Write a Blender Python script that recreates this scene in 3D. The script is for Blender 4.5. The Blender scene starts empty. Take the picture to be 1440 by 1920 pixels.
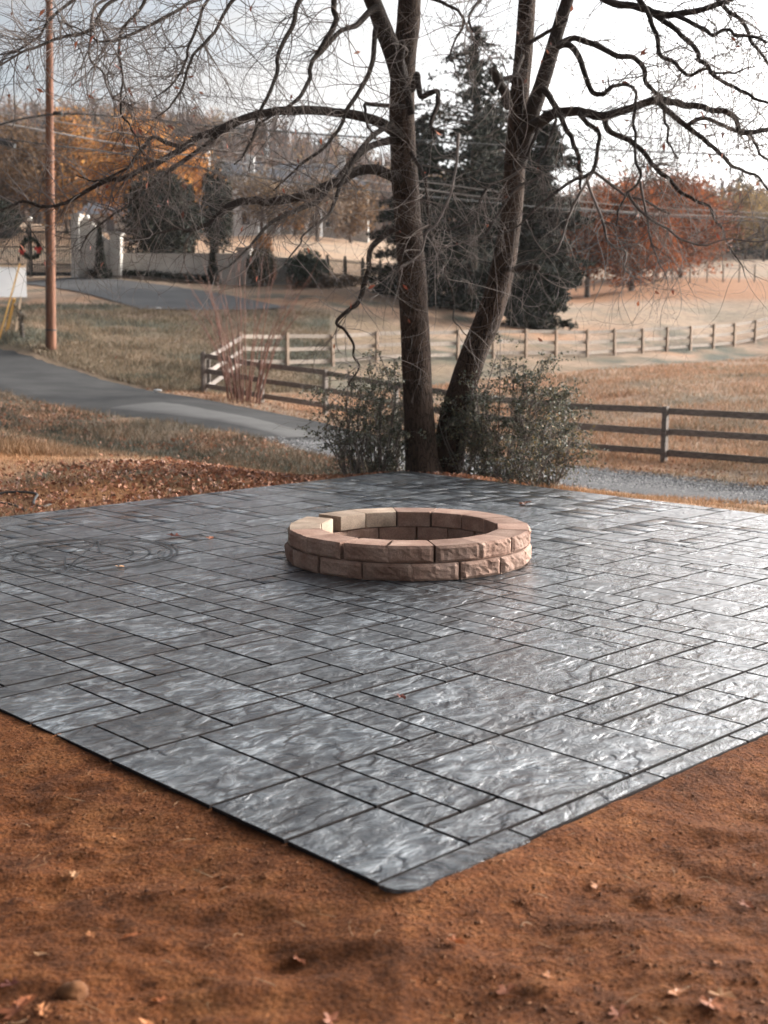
import bpy, bmesh, math, random
import numpy as np
from mathutils import Vector

# ------------------------------------------------------------------ camera, sky, sun, exposure
S = bpy.context.scene
CAM_H, PITCH, FPX = 1.75, math.radians(8.64), 2355.0
cam_d = bpy.data.cameras.new('camera'); cam = bpy.data.objects.new('camera', cam_d)
S.collection.objects.link(cam); S.camera = cam
cam.location = (0, 0, CAM_H); cam.rotation_euler = (math.pi / 2 - PITCH, 0, 0)
cam_d.sensor_fit = 'HORIZONTAL'; cam_d.sensor_width = 24.0; cam_d.lens = 24.0 * FPX / 1440.0
cam_d.clip_start = 0.05; cam_d.clip_end = 4000
cam_d.dof.use_dof = True; cam_d.dof.focus_distance = 7.6; cam_d.dof.aperture_fstop = 2.4

SUN_AZ, SUN_EL = math.radians(64), math.radians(19)
W = bpy.data.worlds.new('World'); S.world = W; W.use_nodes = True
wn, wl = W.node_tree.nodes, W.node_tree.links
for n_ in list(wn): wn.remove(n_)
def wnode(t, **k):
    n = wn.new(t)
    for a, b in k.items(): setattr(n, a, b)
    return n
w_out = wnode('ShaderNodeOutputWorld'); w_bg = wnode('ShaderNodeBackground'); w_bg.inputs['Strength'].default_value = 0.15
w_sky = wnode('ShaderNodeTexSky', sky_type='NISHITA', sun_disc=False, sun_elevation=SUN_EL, sun_rotation=SUN_AZ,
              air_density=1.0, dust_density=3.0, ozone_density=1.5, altitude=200)
w_tc = wnode('ShaderNodeTexCoord'); w_map = wnode('ShaderNodeMapping'); w_map.inputs['Scale'].default_value = (1.6, 1.6, 6.5)
w_no = wnode('ShaderNodeTexNoise'); w_no.inputs['Scale'].default_value = 1.5; w_no.inputs['Detail'].default_value = 7; w_no.inputs['Roughness'].default_value = 0.55
w_rp = wnode('ShaderNodeValToRGB'); w_rp.color_ramp.elements[0].position = 0.34; w_rp.color_ramp.elements[1].position = 0.62
w_rp.color_ramp.elements[0].color = (0.35, 0.35, 0.35, 1)
w_bw = wnode('ShaderNodeRGBToBW'); w_gr = wnode('ShaderNodeMixRGB', blend_type='MULTIPLY'); w_gr.inputs[0].default_value = 1; w_gr.inputs[2].default_value = (1.30, 1.285, 1.275, 1)
w_mx = wnode('ShaderNodeMixRGB')
wl.new(w_tc.outputs['Generated'], w_map.inputs[0]); wl.new(w_map.outputs[0], w_no.inputs['Vector']); wl.new(w_no.outputs[0], w_rp.inputs[0])
wl.new(w_sky.outputs[0], w_bw.inputs[0]); 
w_dot = wnode('ShaderNodeVectorMath', operation='DOT_PRODUCT'); w_dot.inputs[1].default_value = (math.sin(SUN_AZ) * math.cos(SUN_EL), math.cos(SUN_AZ) * math.cos(SUN_EL), math.sin(SUN_EL))
w_nrm = wnode('ShaderNodeVectorMath', operation='NORMALIZE'); wl.new(w_tc.outputs['Generated'], w_nrm.inputs[0]); wl.new(w_nrm.outputs[0], w_dot.inputs[0])
w_cl = wnode('ShaderNodeMath', operation='MAXIMUM'); w_cl.inputs[1].default_value = 0.0; wl.new(w_dot.outputs['Value'], w_cl.inputs[0])
w_pw = wnode('ShaderNodeMath', operation='POWER'); w_pw.inputs[1].default_value = 2.6; wl.new(w_cl.outputs[0], w_pw.inputs[0])
w_ma = wnode('ShaderNodeMath', operation='MULTIPLY_ADD'); w_ma.inputs[1].default_value = 5.6; w_ma.inputs[2].default_value = 0.62; wl.new(w_pw.outputs[0], w_ma.inputs[0])
w_mb = wnode('ShaderNodeMath', operation='MULTIPLY'); wl.new(w_ma.outputs[0], w_mb.inputs[0]); wl.new(w_bw.outputs[0], w_mb.inputs[1])
wl.new(w_mb.outputs[0], w_gr.inputs[1])
wl.new(w_rp.outputs[0], w_mx.inputs[0]); wl.new(w_sky.outputs[0], w_mx.inputs[1]); wl.new(w_gr.outputs[0], w_mx.inputs[2])
wl.new(w_mx.outputs[0], w_bg.inputs[0]); wl.new(w_bg.outputs[0], w_out.inputs[0])

sd = bpy.data.lights.new('sun', 'SUN'); sun = bpy.data.objects.new('sun', sd); S.collection.objects.link(sun)
sd.energy = 3.0; sd.angle = math.radians(3.5); sd.color = (1.0, 0.86, 0.70)
SV = Vector((math.sin(SUN_AZ) * math.cos(SUN_EL), math.cos(SUN_AZ) * math.cos(SUN_EL), math.sin(SUN_EL)))
sun.rotation_euler = SV.to_track_quat('Z', 'Y').to_euler(); sun.location = (30, 20, 40)
S.view_settings.view_transform = 'Standard'; S.view_settings.look = 'None'; S.view_settings.gamma = 1
S.view_settings.exposure = 0.55; S.view_settings.use_curve_mapping = False
S.render.engine = 'CYCLES'; S.cycles.use_denoising = True; S.cycles.max_bounces = 6; S.cycles.diffuse_bounces = 3
S.cycles.glossy_bounces = 3; S.cycles.transparent_max_bounces = 4; S.cycles.sample_clamp_indirect = 6

# ------------------------------------------------------------------ helpers
rng = np.random.default_rng(7); random.seed(7)
C = S.collection; ORG = {}
A = np.array
FW = A([0, math.cos(PITCH), -math.sin(PITCH)]); UP = A([0, math.sin(PITCH), math.cos(PITCH)])
def ray(px, py): return FW + A([(px - 720) / FPX, 0, 0]) + UP * ((960 - py) / FPX)
def at(px, py, d):                       # the point a pixel sees at distance d in front of the camera
    r = ray(px, py); return A([0, 0, CAM_H]) + r * (d / r[1])
def onplane(px, py, z=0.0):
    r = ray(px, py); return A([0, 0, CAM_H]) + r * ((z - CAM_H) / r[2])
def ppm(d): return FPX / d               # photograph pixels to a metre at distance d

NT = rng.random((32, 32, 32))
def vnoise(P, sc=1.0):
    P = np.asarray(P, float) * sc + 100.37; I = np.floor(P).astype(int); f = P - I; f = f * f * (3 - 2 * f); I %= 32; J = (I + 1) % 32
    x0, y0, z0 = I.T; x1, y1, z1 = J.T; fx, fy, fz = f.T
    def m(a, b, t): return a + (b - a) * t
    return m(m(m(NT[x0, y0, z0], NT[x1, y0, z0], fx), m(NT[x0, y1, z0], NT[x1, y1, z0], fx), fy),
             m(m(NT[x0, y0, z1], NT[x1, y0, z1], fx), m(NT[x0, y1, z1], NT[x1, y1, z1], fx), fy), fz)
def fbm(P, sc, o=4, g=0.5):
    r = 0; a = 1; t = 0
    for i in range(o): r = r + a * (vnoise(P, sc * 2 ** i) - 0.5); t += a; a *= g
    return r / t * 2
def v3(x, y, z=None): return np.stack([x, y, np.zeros_like(x) if z is None else z], -1)

def mesh(name, V, F, mat=None, smooth=False, col=None):
    me = bpy.data.meshes.new(name); V = np.asarray(V, np.float32).reshape(-1, 3)
    if isinstance(F, np.ndarray) and F.ndim == 2:
        n, k = F.shape
        me.vertices.add(len(V)); me.vertices.foreach_set('co', V.ravel())
        me.loops.add(n * k); me.loops.foreach_set('vertex_index', F.astype(np.int32).ravel())
        me.polygons.add(n); me.polygons.foreach_set('loop_start', np.arange(0, n * k, k, dtype=np.int32))
        me.polygons.foreach_set('loop_total', np.full(n, k, np.int32)); me.update(calc_edges=True)
    else:
        me.from_pydata([tuple(map(float, v)) for v in V], [], [tuple(map(int, f)) for f in F]); me.update()
    if smooth: me.polygons.foreach_set('use_smooth', np.ones(len(me.polygons), bool))
    if col is not None:
        a = me.attributes.new('Col', 'FLOAT_COLOR', 'POINT'); c = np.ones((len(V), 4), np.float32); c[:, :3] = col; a.data.foreach_set('color', c.ravel())
    if mat: me.materials.append(mat)
    return me
def org(o): return ORG.get(o.name, A([0, 0, 0.0]))
def add(name, V, F, mat, parent=None, smooth=False, col=None, kind=None):
    """one mesh object from WORLD coordinates; under a parent it is stored relative to the parent's base"""
    o = bpy.data.objects.new(name, None) if False else None
    off = org(parent) if parent is not None else A([0, 0, 0.0])
    me = mesh(name, np.asarray(V, float) - off, F, mat, smooth, col)
    o = bpy.data.objects.new(name, me); C.objects.link(o)
    if parent is not None: o.parent = parent; ORG[o.name] = off
    if kind: o['kind'] = kind
    return o
def thing(name, label, cat, loc, group=None):
    o = bpy.data.objects.new(name, None); C.objects.link(o); o.location = tuple(map(float, loc)); o.empty_display_size = 0.2
    ORG[o.name] = np.asarray(loc, float); tag(o, label, cat, group); return o
def tag(o, label, cat, group=None):
    o['label'] = label; o['category'] = cat
    if group: o['group'] = group
    return o
def inst(name, me, loc, parent=None, rotz=0.0, scale=(1, 1, 1), rot=None):
    o = bpy.data.objects.new(name, me); C.objects.link(o)
    off = org(parent) if parent is not None else A([0, 0, 0.0])
    o.location = tuple(map(float, np.asarray(loc, float) - off)); o.rotation_euler = rot if rot else (0, 0, rotz); o.scale = scale
    if parent is not None: o.parent = parent
    return o
class MB:
    def __init__(s): s.V = []; s.F = []; s.C = []; s.n = 0
    def put(s, V, F, c=None):
        V = np.asarray(V, float); s.V.append(V); s.F += [[i + s.n for i in f] for f in (F.tolist() if isinstance(F, np.ndarray) else F)]; s.n += len(V)
        if c is not None: s.C.append(np.broadcast_to(c, V.shape))
    def add(s, name, mat, parent=None, smooth=False, kind=None):
        F = s.F
        if F and len({len(f) for f in F}) == 1: F = np.array(F)
        return add(name, np.concatenate(s.V), F, mat, parent, smooth, np.concatenate(s.C) if s.C else None, kind)
BOXF = [[0, 3, 2, 1], [4, 5, 6, 7], [0, 1, 5, 4], [1, 2, 6, 5], [2, 3, 7, 6], [3, 0, 4, 7]]
def box(c, size, ang=0.0):
    x, y, z = size[0] / 2, size[1] / 2, size[2] / 2
    V = A([[-x, -y, -z], [x, -y, -z], [x, y, -z], [-x, y, -z], [-x, -y, z], [x, -y, z], [x, y, z], [-x, y, z]], float)
    ca, sa = math.cos(ang), math.sin(ang)
    return V @ A([[ca, sa, 0], [-sa, ca, 0], [0, 0, 1]]) + np.asarray(c, float), BOXF
def beam(p, q, w, h):                    # a board from p to q, w thick sideways, h high
    p, q = np.asarray(p, float), np.asarray(q, float); d = q - p; d = d / np.linalg.norm(d)
    s = np.cross(d, [0, 0, 1.0]); s /= np.linalg.norm(s); u = np.cross(s, d)
    o = [(-1, -1), (1, -1), (1, 1), (-1, 1)]
    V = [p + s * w / 2 * a + u * h / 2 * b for a, b in o] + [q + s * w / 2 * a + u * h / 2 * b for a, b in o]
    return A(V), [[0, 1, 2, 3], [7, 6, 5, 4], [0, 4, 5, 1], [1, 5, 6, 2], [2, 6, 7, 3], [3, 7, 4, 0]]
def smooth_path(P, n):
    P = np.asarray(P, float); k = len(P); t = np.linspace(0, k - 1, n); i = np.clip(t.astype(int), 0, k - 2); u = (t - i)[:, None]
    p0 = P[np.clip(i - 1, 0, k - 1)]; p1 = P[i]; p2 = P[i + 1]; p3 = P[np.clip(i + 2, 0, k - 1)]
    return 0.5 * (2 * p1 + (p2 - p0) * u + (2 * p0 - 5 * p1 + 4 * p2 - p3) * u * u + (3 * p1 - p0 - 3 * p2 + p3) * u ** 3)
def tube(P, R, n=6, rough=0.0, cap=True):
    P = np.asarray(P, float); m = len(P); R = np.broadcast_to(np.asarray(R, float), (m,))
    T = np.gradient(P, axis=0); T /= np.linalg.norm(T, axis=1)[:, None] + 1e-9
    ref = A([0.31, 0.87, 0.11]) if abs(T[0][1]) < 0.9 else A([1.0, 0.1, 0.2])
    a = np.cross(T, ref); a /= np.linalg.norm(a, axis=1)[:, None] + 1e-9; b = np.cross(T, a)
    th = np.arange(n) * 2 * math.pi / n
    V = P[:, None] + R[:, None, None] * (np.cos(th)[None, :, None] * a[:, None] + np.sin(th)[None, :, None] * b[:, None])
    if rough:
        N = fbm(V.reshape(-1, 3) * A([1, 1, 0.35]), 9, 3).reshape(m, n)
        V = P[:, None] + (V - P[:, None]) * (1 + rough * N[..., None])
    i = np.arange(m - 1)[:, None] * n; j = np.arange(n)[None]; k = (j + 1) % n
    F = np.stack([i + j, i + k, i + n + k, i + n + j], -1).reshape(-1, 4)
    V = V.reshape(-1, 3)
    if cap: return V, F.tolist() + [list(range(n))[::-1], list(range((m - 1) * n, m * n))]
    return V, F
def quads(P, size, aspect=1.0, up=0.0):  # one randomly turned leaf face for each point
    n = len(P); a = rng.normal(size=(n, 3)); a[:, 2] *= (1 - up); a /= np.linalg.norm(a, axis=1)[:, None]
    b = np.cross(a, rng.normal(size=(n, 3))); b /= np.linalg.norm(b, axis=1)[:, None] + 1e-9
    s = np.broadcast_to(np.asarray(size, float), (n,))[:, None] / 2
    c = np.cross(a, b) * 0.25 * s
    V = np.stack([P - a * s, P - b * s * aspect + c, P + a * s, P + b * s * aspect + c], 1).reshape(-1, 3)
    return V, np.arange(n * 4).reshape(n, 4)
def tint(n, cols, k, var=0.25):          # per-face colours picked from cols
    cols = np.asarray(cols, float); c = cols[rng.integers(0, len(cols), n)] * (1 + rng.uniform(-var, var, (n, 1)))
    return np.repeat(c, k, 0)

def fix(me):
    bm = bmesh.new(); bm.from_mesh(me); bmesh.ops.recalc_face_normals(bm, faces=bm.faces); bm.to_mesh(me); bm.free(); return me

# ------------------------------------------------------------------ materials
def nt(name):
    m = bpy.data.materials.new(name); m.use_nodes = True; t = m.node_tree
    return m, t, t.nodes['Principled BSDF'], (lambda ty, **k: _mk(t, ty, k)), t.links
def _mk(t, ty, k):
    n = t.nodes.new(ty)
    for a, b in k.items():
        if a.startswith('i_'): n.inputs[a[2:].replace('_', ' ')].default_value = b
        else: setattr(n, a, b)
    return n
def ramp(N, stops):
    r = N('ShaderNodeValToRGB'); e = r.color_ramp.elements
    while len(e) < len(stops): e.new(0.5)
    for i, (p, c) in enumerate(stops): e[i].position = p; e[i].color = (*c, 1) if len(c) == 3 else c
    return r
def simple(name, c1, c2=None, scale=8.0, rough=0.8, bump=0.0, bdist=0.01, spec=0.3, stretch=(1, 1, 1), detail=5, metallic=0.0, c3=None):
    m, t, b, N, L = nt(name); b.inputs['Roughness'].default_value = rough; b.inputs['Specular IOR Level'].default_value = spec; b.inputs['Metallic'].default_value = metallic
    tc = N('ShaderNodeTexCoord'); mp = N('ShaderNodeMapping', i_Scale=stretch); L.new(tc.outputs['Object'], mp.inputs[0])
    no = N('ShaderNodeTexNoise', i_Scale=scale, i_Detail=detail, i_Roughness=0.6); L.new(mp.outputs[0], no.inputs['Vector'])
    st = [(0.3, c1), (0.7, c2 or c1)] if c3 is None else [(0.25, c1), (0.5, c2), (0.75, c3)]
    r = ramp(N, st); L.new(no.outputs[0], r.inputs[0])
    oi = N('ShaderNodeObjectInfo'); hv = N('ShaderNodeHueSaturation'); mr = N('ShaderNodeMapRange', i_To_Min=0.82, i_To_Max=1.16)
    L.new(oi.outputs['Random'], mr.inputs[0]); L.new(mr.outputs[0], hv.inputs['Value']); L.new(r.outputs[0], hv.inputs['Color']); L.new(hv.outputs[0], b.inputs['Base Color'])
    if bump:
        bp = N('ShaderNodeBump', i_Strength=bump, i_Distance=bdist); L.new(no.outputs[0], bp.inputs['Height']); L.new(bp.outputs[0], b.inputs['Normal'])
    return m
def vcol(name, rough=0.8, noise=0.0, scale=3.0, transl=0.0, bump=0.0, bscale=30.0, bdist=0.02, spec=0.2):
    m, t, b, N, L = nt(name); b.inputs['Roughness'].default_value = rough; b.inputs['Specular IOR Level'].default_value = spec
    at_ = N('ShaderNodeAttribute', attribute_name='Col'); src = at_.outputs['Color']
    tc = N('ShaderNodeTexCoord')
    if noise:
        no = N('ShaderNodeTexNoise', i_Scale=scale, i_Detail=8, i_Roughness=0.65); L.new(tc.outputs['Object'], no.inputs['Vector'])
        mr = N('ShaderNodeMapRange', i_From_Min=0.25, i_From_Max=0.75, i_To_Min=1 - noise, i_To_Max=1 + noise); L.new(no.outputs[0], mr.inputs[0])
        mu = N('ShaderNodeVectorMath', operation='SCALE'); L.new(src, mu.inputs[0]); L.new(mr.outputs[0], mu.inputs['Scale']); src = mu.outputs[0]
    L.new(src, b.inputs['Base Color'])
    if bump:
        n2 = N('ShaderNodeTexNoise', i_Scale=bscale, i_Detail=6, i_Roughness=0.7); L.new(tc.outputs['Object'], n2.inputs['Vector'])
        bp = N('ShaderNodeBump', i_Strength=bump, i_Distance=bdist); L.new(n2.outputs[0], bp.inputs['Height']); L.new(bp.outputs[0], b.inputs['Normal'])
    if transl:
        tr = N('ShaderNodeBsdfTranslucent'); L.new(src, tr.inputs[0]); mx = N('ShaderNodeMixShader', i_Fac=transl)
        L.new(b.outputs[0], mx.inputs[1]); L.new(tr.outputs[0], mx.inputs[2]); L.new(mx.outputs[0], t.nodes['Material Output'].inputs[0])
    return m

def stamped_concrete():
    m, t, b, N, L = nt('stamped_concrete')
    tc = N('ShaderNodeTexCoord'); oi = N('ShaderNodeObjectInfo'); av = N('ShaderNodeAttribute', attribute_name='Col')     # each stone its own tone, also where stones share a mesh
    ra = N('ShaderNodeMath', operation='ADD'); L.new(oi.outputs['Random'], ra.inputs[0]); L.new(av.outputs['Fac'], ra.inputs[1]); rf_ = N('ShaderNodeMath', operation='FRACT'); L.new(ra.outputs[0], rf_.inputs[0])
    sc = N('ShaderNodeMath', operation='MULTIPLY'); sc.inputs[1].default_value = 173.0; L.new(rf_.outputs[0], sc.inputs[0])
    cb = N('ShaderNodeCombineXYZ'); L.new(sc.outputs[0], cb.inputs[0]); L.new(sc.outputs[0], cb.inputs[2])
    ad = N('ShaderNodeVectorMath', operation='ADD'); L.new(tc.outputs['Object'], ad.inputs[0]); L.new(cb.outputs[0], ad.inputs[1])
    mp = N('ShaderNodeMapping', i_Scale=(1.0, 1.75, 1)); L.new(ad.outputs[0], mp.inputs[0])
    rt = N('ShaderNodeMapRange', i_To_Min=-0.15, i_To_Max=1.7); L.new(rf_.outputs[0], rt.inputs[0]); rc = N('ShaderNodeCombineXYZ'); L.new(rt.outputs[0], rc.inputs[2]); L.new(rc.outputs[0], mp.inputs['Rotation'])
    n1 = N('ShaderNodeTexNoise', i_Scale=1.9, i_Detail=4, i_Roughness=0.5, i_Distortion=0.35); L.new(mp.outputs[0], n1.inputs['Vector'])
    k = N('ShaderNodeMath', operation='MULTIPLY'); k.inputs[1].default_value = 6.5; L.new(n1.outputs[0], k.inputs[0])
    fr = N('ShaderNodeMath', operation='FRACT'); L.new(k.outputs[0], fr.inputs[0])
    fl = N('ShaderNodeMath', operation='FLOOR'); L.new(k.outputs[0], fl.inputs[0])
    sm = N('ShaderNodeMapRange', interpolation_type='SMOOTHSTEP', i_From_Min=0.0, i_From_Max=0.3); L.new(fr.outputs[0], sm.inputs[0])
    h1 = N('ShaderNodeMath', operation='ADD'); L.new(fl.outputs[0], h1.inputs[0]); L.new(sm.outputs[0], h1.inputs[1])
    n2 = N('ShaderNodeTexNoise', i_Scale=8.5, i_Detail=9, i_Roughness=0.64, i_Distortion=0.6); L.new(mp.outputs[0], n2.inputs['Vector'])
    n3 = N('ShaderNodeTexNoise', i_Scale=48.0, i_Detail=4, i_Roughness=0.6); L.new(ad.outputs[0], n3.inputs['Vector'])
    a2 = N('ShaderNodeMath', operation='MULTIPLY_ADD'); a2.inputs[1].default_value = 3.4; L.new(n2.outputs[0], a2.inputs[0]); L.new(h1.outputs[0], a2.inputs[2])
    a3 = N('ShaderNodeMath', operation='MULTIPLY_ADD'); a3.inputs[1].default_value = 0.45; L.new(n3.outputs[0], a3.inputs[0]); L.new(a2.outputs[0], a3.inputs[2])
    bp = N('ShaderNodeBump', i_Strength=0.85, i_Distance=0.0068); L.new(a3.outputs[0], bp.inputs['Height']); L.new(bp.outputs[0], b.inputs['Normal'])
    # release colour left in the clefts, washed off the high spots
    eg = N('ShaderNodeMapRange', interpolation_type='SMOOTHSTEP', i_From_Min=0.02, i_From_Max=0.36, i_To_Min=1.0, i_To_Max=0.0); L.new(fr.outputs[0], eg.inputs[0])
    n4 = N('ShaderNodeTexNoise', i_Scale=4.0, i_Detail=3); L.new(ad.outputs[0], n4.inputs['Vector'])
    mk = N('ShaderNodeMapRange', i_From_Min=0.40, i_From_Max=0.52); L.new(n4.outputs[0], mk.inputs[0])
    em = N('ShaderNodeMath', operation='MULTIPLY'); L.new(eg.outputs[0], em.inputs[0]); L.new(mk.outputs[0], em.inputs[1])
    r1 = ramp(N, [(0.37, (0.012, 0.015, 0.019)), (0.5, (0.054, 0.063, 0.071)), (0.64, (0.18, 0.196, 0.208))]); L.new(n2.outputs[0], r1.inputs[0])
    hv = N('ShaderNodeHueSaturation'); mr = N('ShaderNodeMapRange', i_To_Min=0.55, i_To_Max=1.35); L.new(rf_.outputs[0], mr.inputs[0]); L.new(mr.outputs[0], hv.inputs['Value']); L.new(r1.outputs[0], hv.inputs['Color'])
    mx = N('ShaderNodeMixRGB'); mx.inputs[2].default_value = (0.020, 0.022, 0.026, 1); L.new(em.outputs[0], mx.inputs[0]); L.new(hv.outputs[0], mx.inputs[1]); 
    n6 = N('ShaderNodeTexNoise', i_Scale=2.4, i_Detail=5, i_Roughness=0.6); g6 = N('ShaderNodeNewGeometry'); L.new(g6.outputs['Position'], n6.inputs['Vector']); m6 = N('ShaderNodeMapRange', i_From_Min=0.38, i_From_Max=0.62, i_To_Min=0.45, i_To_Max=1.3); L.new(n6.outputs[0], m6.inputs[0])
    h6 = N('ShaderNodeHueSaturation'); L.new(m6.outputs[0], h6.inputs['Value']); L.new(mx.outputs[0], h6.inputs['Color']); L.new(h6.outputs[0], b.inputs['Base Color'])
    # damp sealer: smoother in patches
    n5 = N('ShaderNodeTexNoise', i_Scale=1.1, i_Detail=4); gp = N('ShaderNodeNewGeometry'); L.new(gp.outputs['Position'], n5.inputs['Vector'])
    rr = N('ShaderNodeMapRange', i_From_Min=0.35, i_From_Max=0.65, i_To_Min=0.15, i_To_Max=0.34); L.new(n5.outputs[0], rr.inputs[0]); L.new(rr.outputs[0], b.inputs['Roughness'])
    b.inputs['Specular IOR Level'].default_value = 0.5; b.inputs['Coat Weight'].default_value = 0.9; b.inputs['Coat Roughness'].default_value = 0.16; L.new(bp.outputs[0], b.inputs['Coat Normal'])
    return m
def block_mat(k1=(0.165, 0.088, 0.062), k2=(0.235, 0.145, 0.108), k3=(0.33, 0.225, 0.175)):
    m, t, b, N, L = nt('split_block'); b.inputs['Roughness'].default_value = 0.85; b.inputs['Specular IOR Level'].default_value = 0.25
    tc = N('ShaderNodeTexCoord'); oi = N('ShaderNodeObjectInfo')
    sc = N('ShaderNodeMath', operation='MULTIPLY'); sc.inputs[1].default_value = 91.0; L.new(oi.outputs['Random'], sc.inputs[0])
    ad = N('ShaderNodeVectorMath', operation='ADD'); L.new(tc.outputs['Object'], ad.inputs[0]); L.new(sc.outputs[0], ad.inputs[1])
    n1 = N('ShaderNodeTexNoise', i_Scale=5.0, i_Detail=5, i_Roughness=0.6); n2 = N('ShaderNodeTexNoise', i_Scale=95.0, i_Detail=4, i_Roughness=0.7)
    L.new(ad.outputs[0], n1.inputs['Vector']); L.new(ad.outputs[0], n2.inputs['Vector'])
    r = ramp(N, [(0.3, k1), (0.5, k2), (0.72, k3)]); L.new(n1.outputs[0], r.inputs[0])
    mr = N('ShaderNodeMapRange', i_From_Min=0.3, i_From_Max=0.7, i_To_Min=0.68, i_To_Max=1.25); L.new(n2.outputs[0], mr.inputs[0])
    hv = N('ShaderNodeHueSaturation'); L.new(r.outputs[0], hv.inputs['Color']); L.new(mr.outputs[0], hv.inputs['Value'])
    m2 = N('ShaderNodeMapRange', i_To_Min=0.8, i_To_Max=1.25); L.new(oi.outputs['Random'], m2.inputs[0])
    h2 = N('ShaderNodeHueSaturation'); L.new(hv.outputs[0], h2.inputs['Color']); L.new(m2.outputs[0], h2.inputs['Value']); L.new(h2.outputs[0], b.inputs['Base Color'])
    bp = N('ShaderNodeBump', i_Strength=0.8, i_Distance=0.006); L.new(n2.outputs[0], bp.inputs['Height']); L.new(bp.outputs[0], b.inputs['Normal'])
    return m
def bark_mat(name, dark, light, sc=1.0):
    m, t, b, N, L = nt(name); b.inputs['Roughness'].default_value = 0.9; b.inputs['Specular IOR Level'].default_value = 0.15
    tc = N('ShaderNodeTexCoord'); mp = N('ShaderNodeMapping', i_Scale=(1, 1, 0.22)); L.new(tc.outputs['Object'], mp.inputs[0])
    n0 = N('ShaderNodeTexNoise', i_Scale=14.0 * sc, i_Detail=3); L.new(mp.outputs[0], n0.inputs['Vector'])
    wm = N('ShaderNodeMixRGB', i_Fac=0.12); L.new(mp.outputs[0], wm.inputs[1]); L.new(n0.outputs['Color'], wm.inputs[2])
    vo = N('ShaderNodeTexVoronoi', feature='DISTANCE_TO_EDGE', i_Scale=30.0 * sc); L.new(wm.outputs[0], vo.inputs['Vector'])
    n1 = N('ShaderNodeTexNoise', i_Scale=60.0 * sc, i_Detail=5, i_Roughness=0.7); L.new(mp.outputs[0], n1.inputs['Vector'])
    n2 = N('ShaderNodeTexNoise', i_Scale=2.5, i_Detail=3); L.new(tc.outputs['Object'], n2.inputs['Vector'])
    vr = N('ShaderNodeMapRange', i_From_Max=0.16); L.new(vo.outputs['Distance'], vr.inputs[0])
    hh = N('ShaderNodeMath', operation='MULTIPLY_ADD'); hh.inputs[1].default_value = 0.5; L.new(n1.outputs[0], hh.inputs[0]); L.new(vr.outputs[0], hh.inputs[2])
    bp = N('ShaderNodeBump', i_Strength=0.9, i_Distance=0.014); L.new(hh.outputs[0], bp.inputs['Height']); L.new(bp.outputs[0], b.inputs['Normal'])
    r = ramp(N, [(0.35, dark), (0.95, light)]); fm = N('ShaderNodeMath', operation='MULTIPLY_ADD'); fm.inputs[1].default_value = 0.6
    L.new(n2.outputs[0], fm.inputs[0]); mu = N('ShaderNodeMath', operation='MULTIPLY'); mu.inputs[1].default_value = 0.5; L.new(hh.outputs[0], mu.inputs[0]); L.new(mu.outputs[0], fm.inputs[2])
    L.new(fm.outputs[0], r.inputs[0]); L.new(r.outputs[0], b.inputs['Base Color'])
    return m

M_stone = stamped_concrete()
M_slab = simple('concrete_joint', (0.005, 0.0045, 0.005), (0.015, 0.010, 0.009), 5, 0.85, 0.3, spec=0.12)
M_joint = simple('engraving', (0.012, 0.013, 0.015), (0.035, 0.037, 0.04), 20, 0.6)
M_block = block_mat()
M_bark = bark_mat('bark', (0.010, 0.0068, 0.0052), (0.056, 0.037, 0.027))
M_limb = bark_mat('limb_bark', (0.010, 0.008, 0.007), (0.050, 0.038, 0.031), 1.6)
M_bark_far = simple('far_bark', (0.06, 0.045, 0.035), (0.13, 0.10, 0.08), 3, 0.9)
M_twig = simple('twig_bark', (0.030, 0.023, 0.020), (0.22, 0.185, 0.165), 1.3, 0.8, spec=0.25)
M_ground = vcol('ground_cover', 0.95, 0.38, 2.2, bump=0.8, bscale=14.0, bdist=0.05)
M_soil = None
M_blade = vcol('grass_blade', 0.8, transl=0.25)
M_leaf = vcol('leaf', 0.6, transl=0.22, spec=0.35)
M_treeleaf = vcol('tree_leaf', 0.75, transl=0.4)
M_needle = vcol('needle', 0.8, transl=0.1)
M_pale = simple('sunlit_wood', (0.18, 0.145, 0.115), (0.30, 0.255, 0.215), 9, 0.85, 0.3, 0.004, stretch=(1, 1, 3))  # paler copy of the fence wood, sunlight put into its colour
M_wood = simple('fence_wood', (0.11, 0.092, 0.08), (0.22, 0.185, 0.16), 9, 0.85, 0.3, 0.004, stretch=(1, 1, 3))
M_wood2 = simple('brown_post', (0.20, 0.14, 0.10), (0.36, 0.27, 0.20), 9, 0.85)
M_pole = simple('pole_wood', (0.060, 0.027, 0.016), (0.20, 0.088, 0.048), 5, 0.8, 0.4, 0.006, stretch=(3, 3, 0.25))
M_asphalt = simple('asphalt', (0.034, 0.034, 0.035), (0.072, 0.071, 0.070), 0.8, 0.9, 0.6, 0.012, spec=0.12, detail=11)
M_drive = simple('drive_asphalt', (0.05, 0.05, 0.053), (0.09, 0.088, 0.087), 0.6, 0.85, detail=8)
M_gravel = simple('gravel', (0.055, 0.055, 0.06), (0.21, 0.208, 0.208), 16, 0.95, 1.0, 0.05, detail=8, spec=0.1)
M_stucco = simple('stucco', (0.31, 0.285, 0.255), (0.44, 0.41, 0.37), 1.2, 0.9)
M_white = simple('white_paint', (0.45, 0.45, 0.44), (0.56, 0.555, 0.54), 2.0, 0.6)
M_iron = simple('black_iron', (0.012, 0.012, 0.013), (0.03, 0.03, 0.03), 9, 0.5)
M_roof = simple('slate_roof', (0.09, 0.09, 0.10), (0.15, 0.15, 0.16), 3, 0.7)
M_glass = simple('window_glass', (0.02, 0.025, 0.03), (0.05, 0.055, 0.06), 3, 0.15, spec=0.6)
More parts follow.
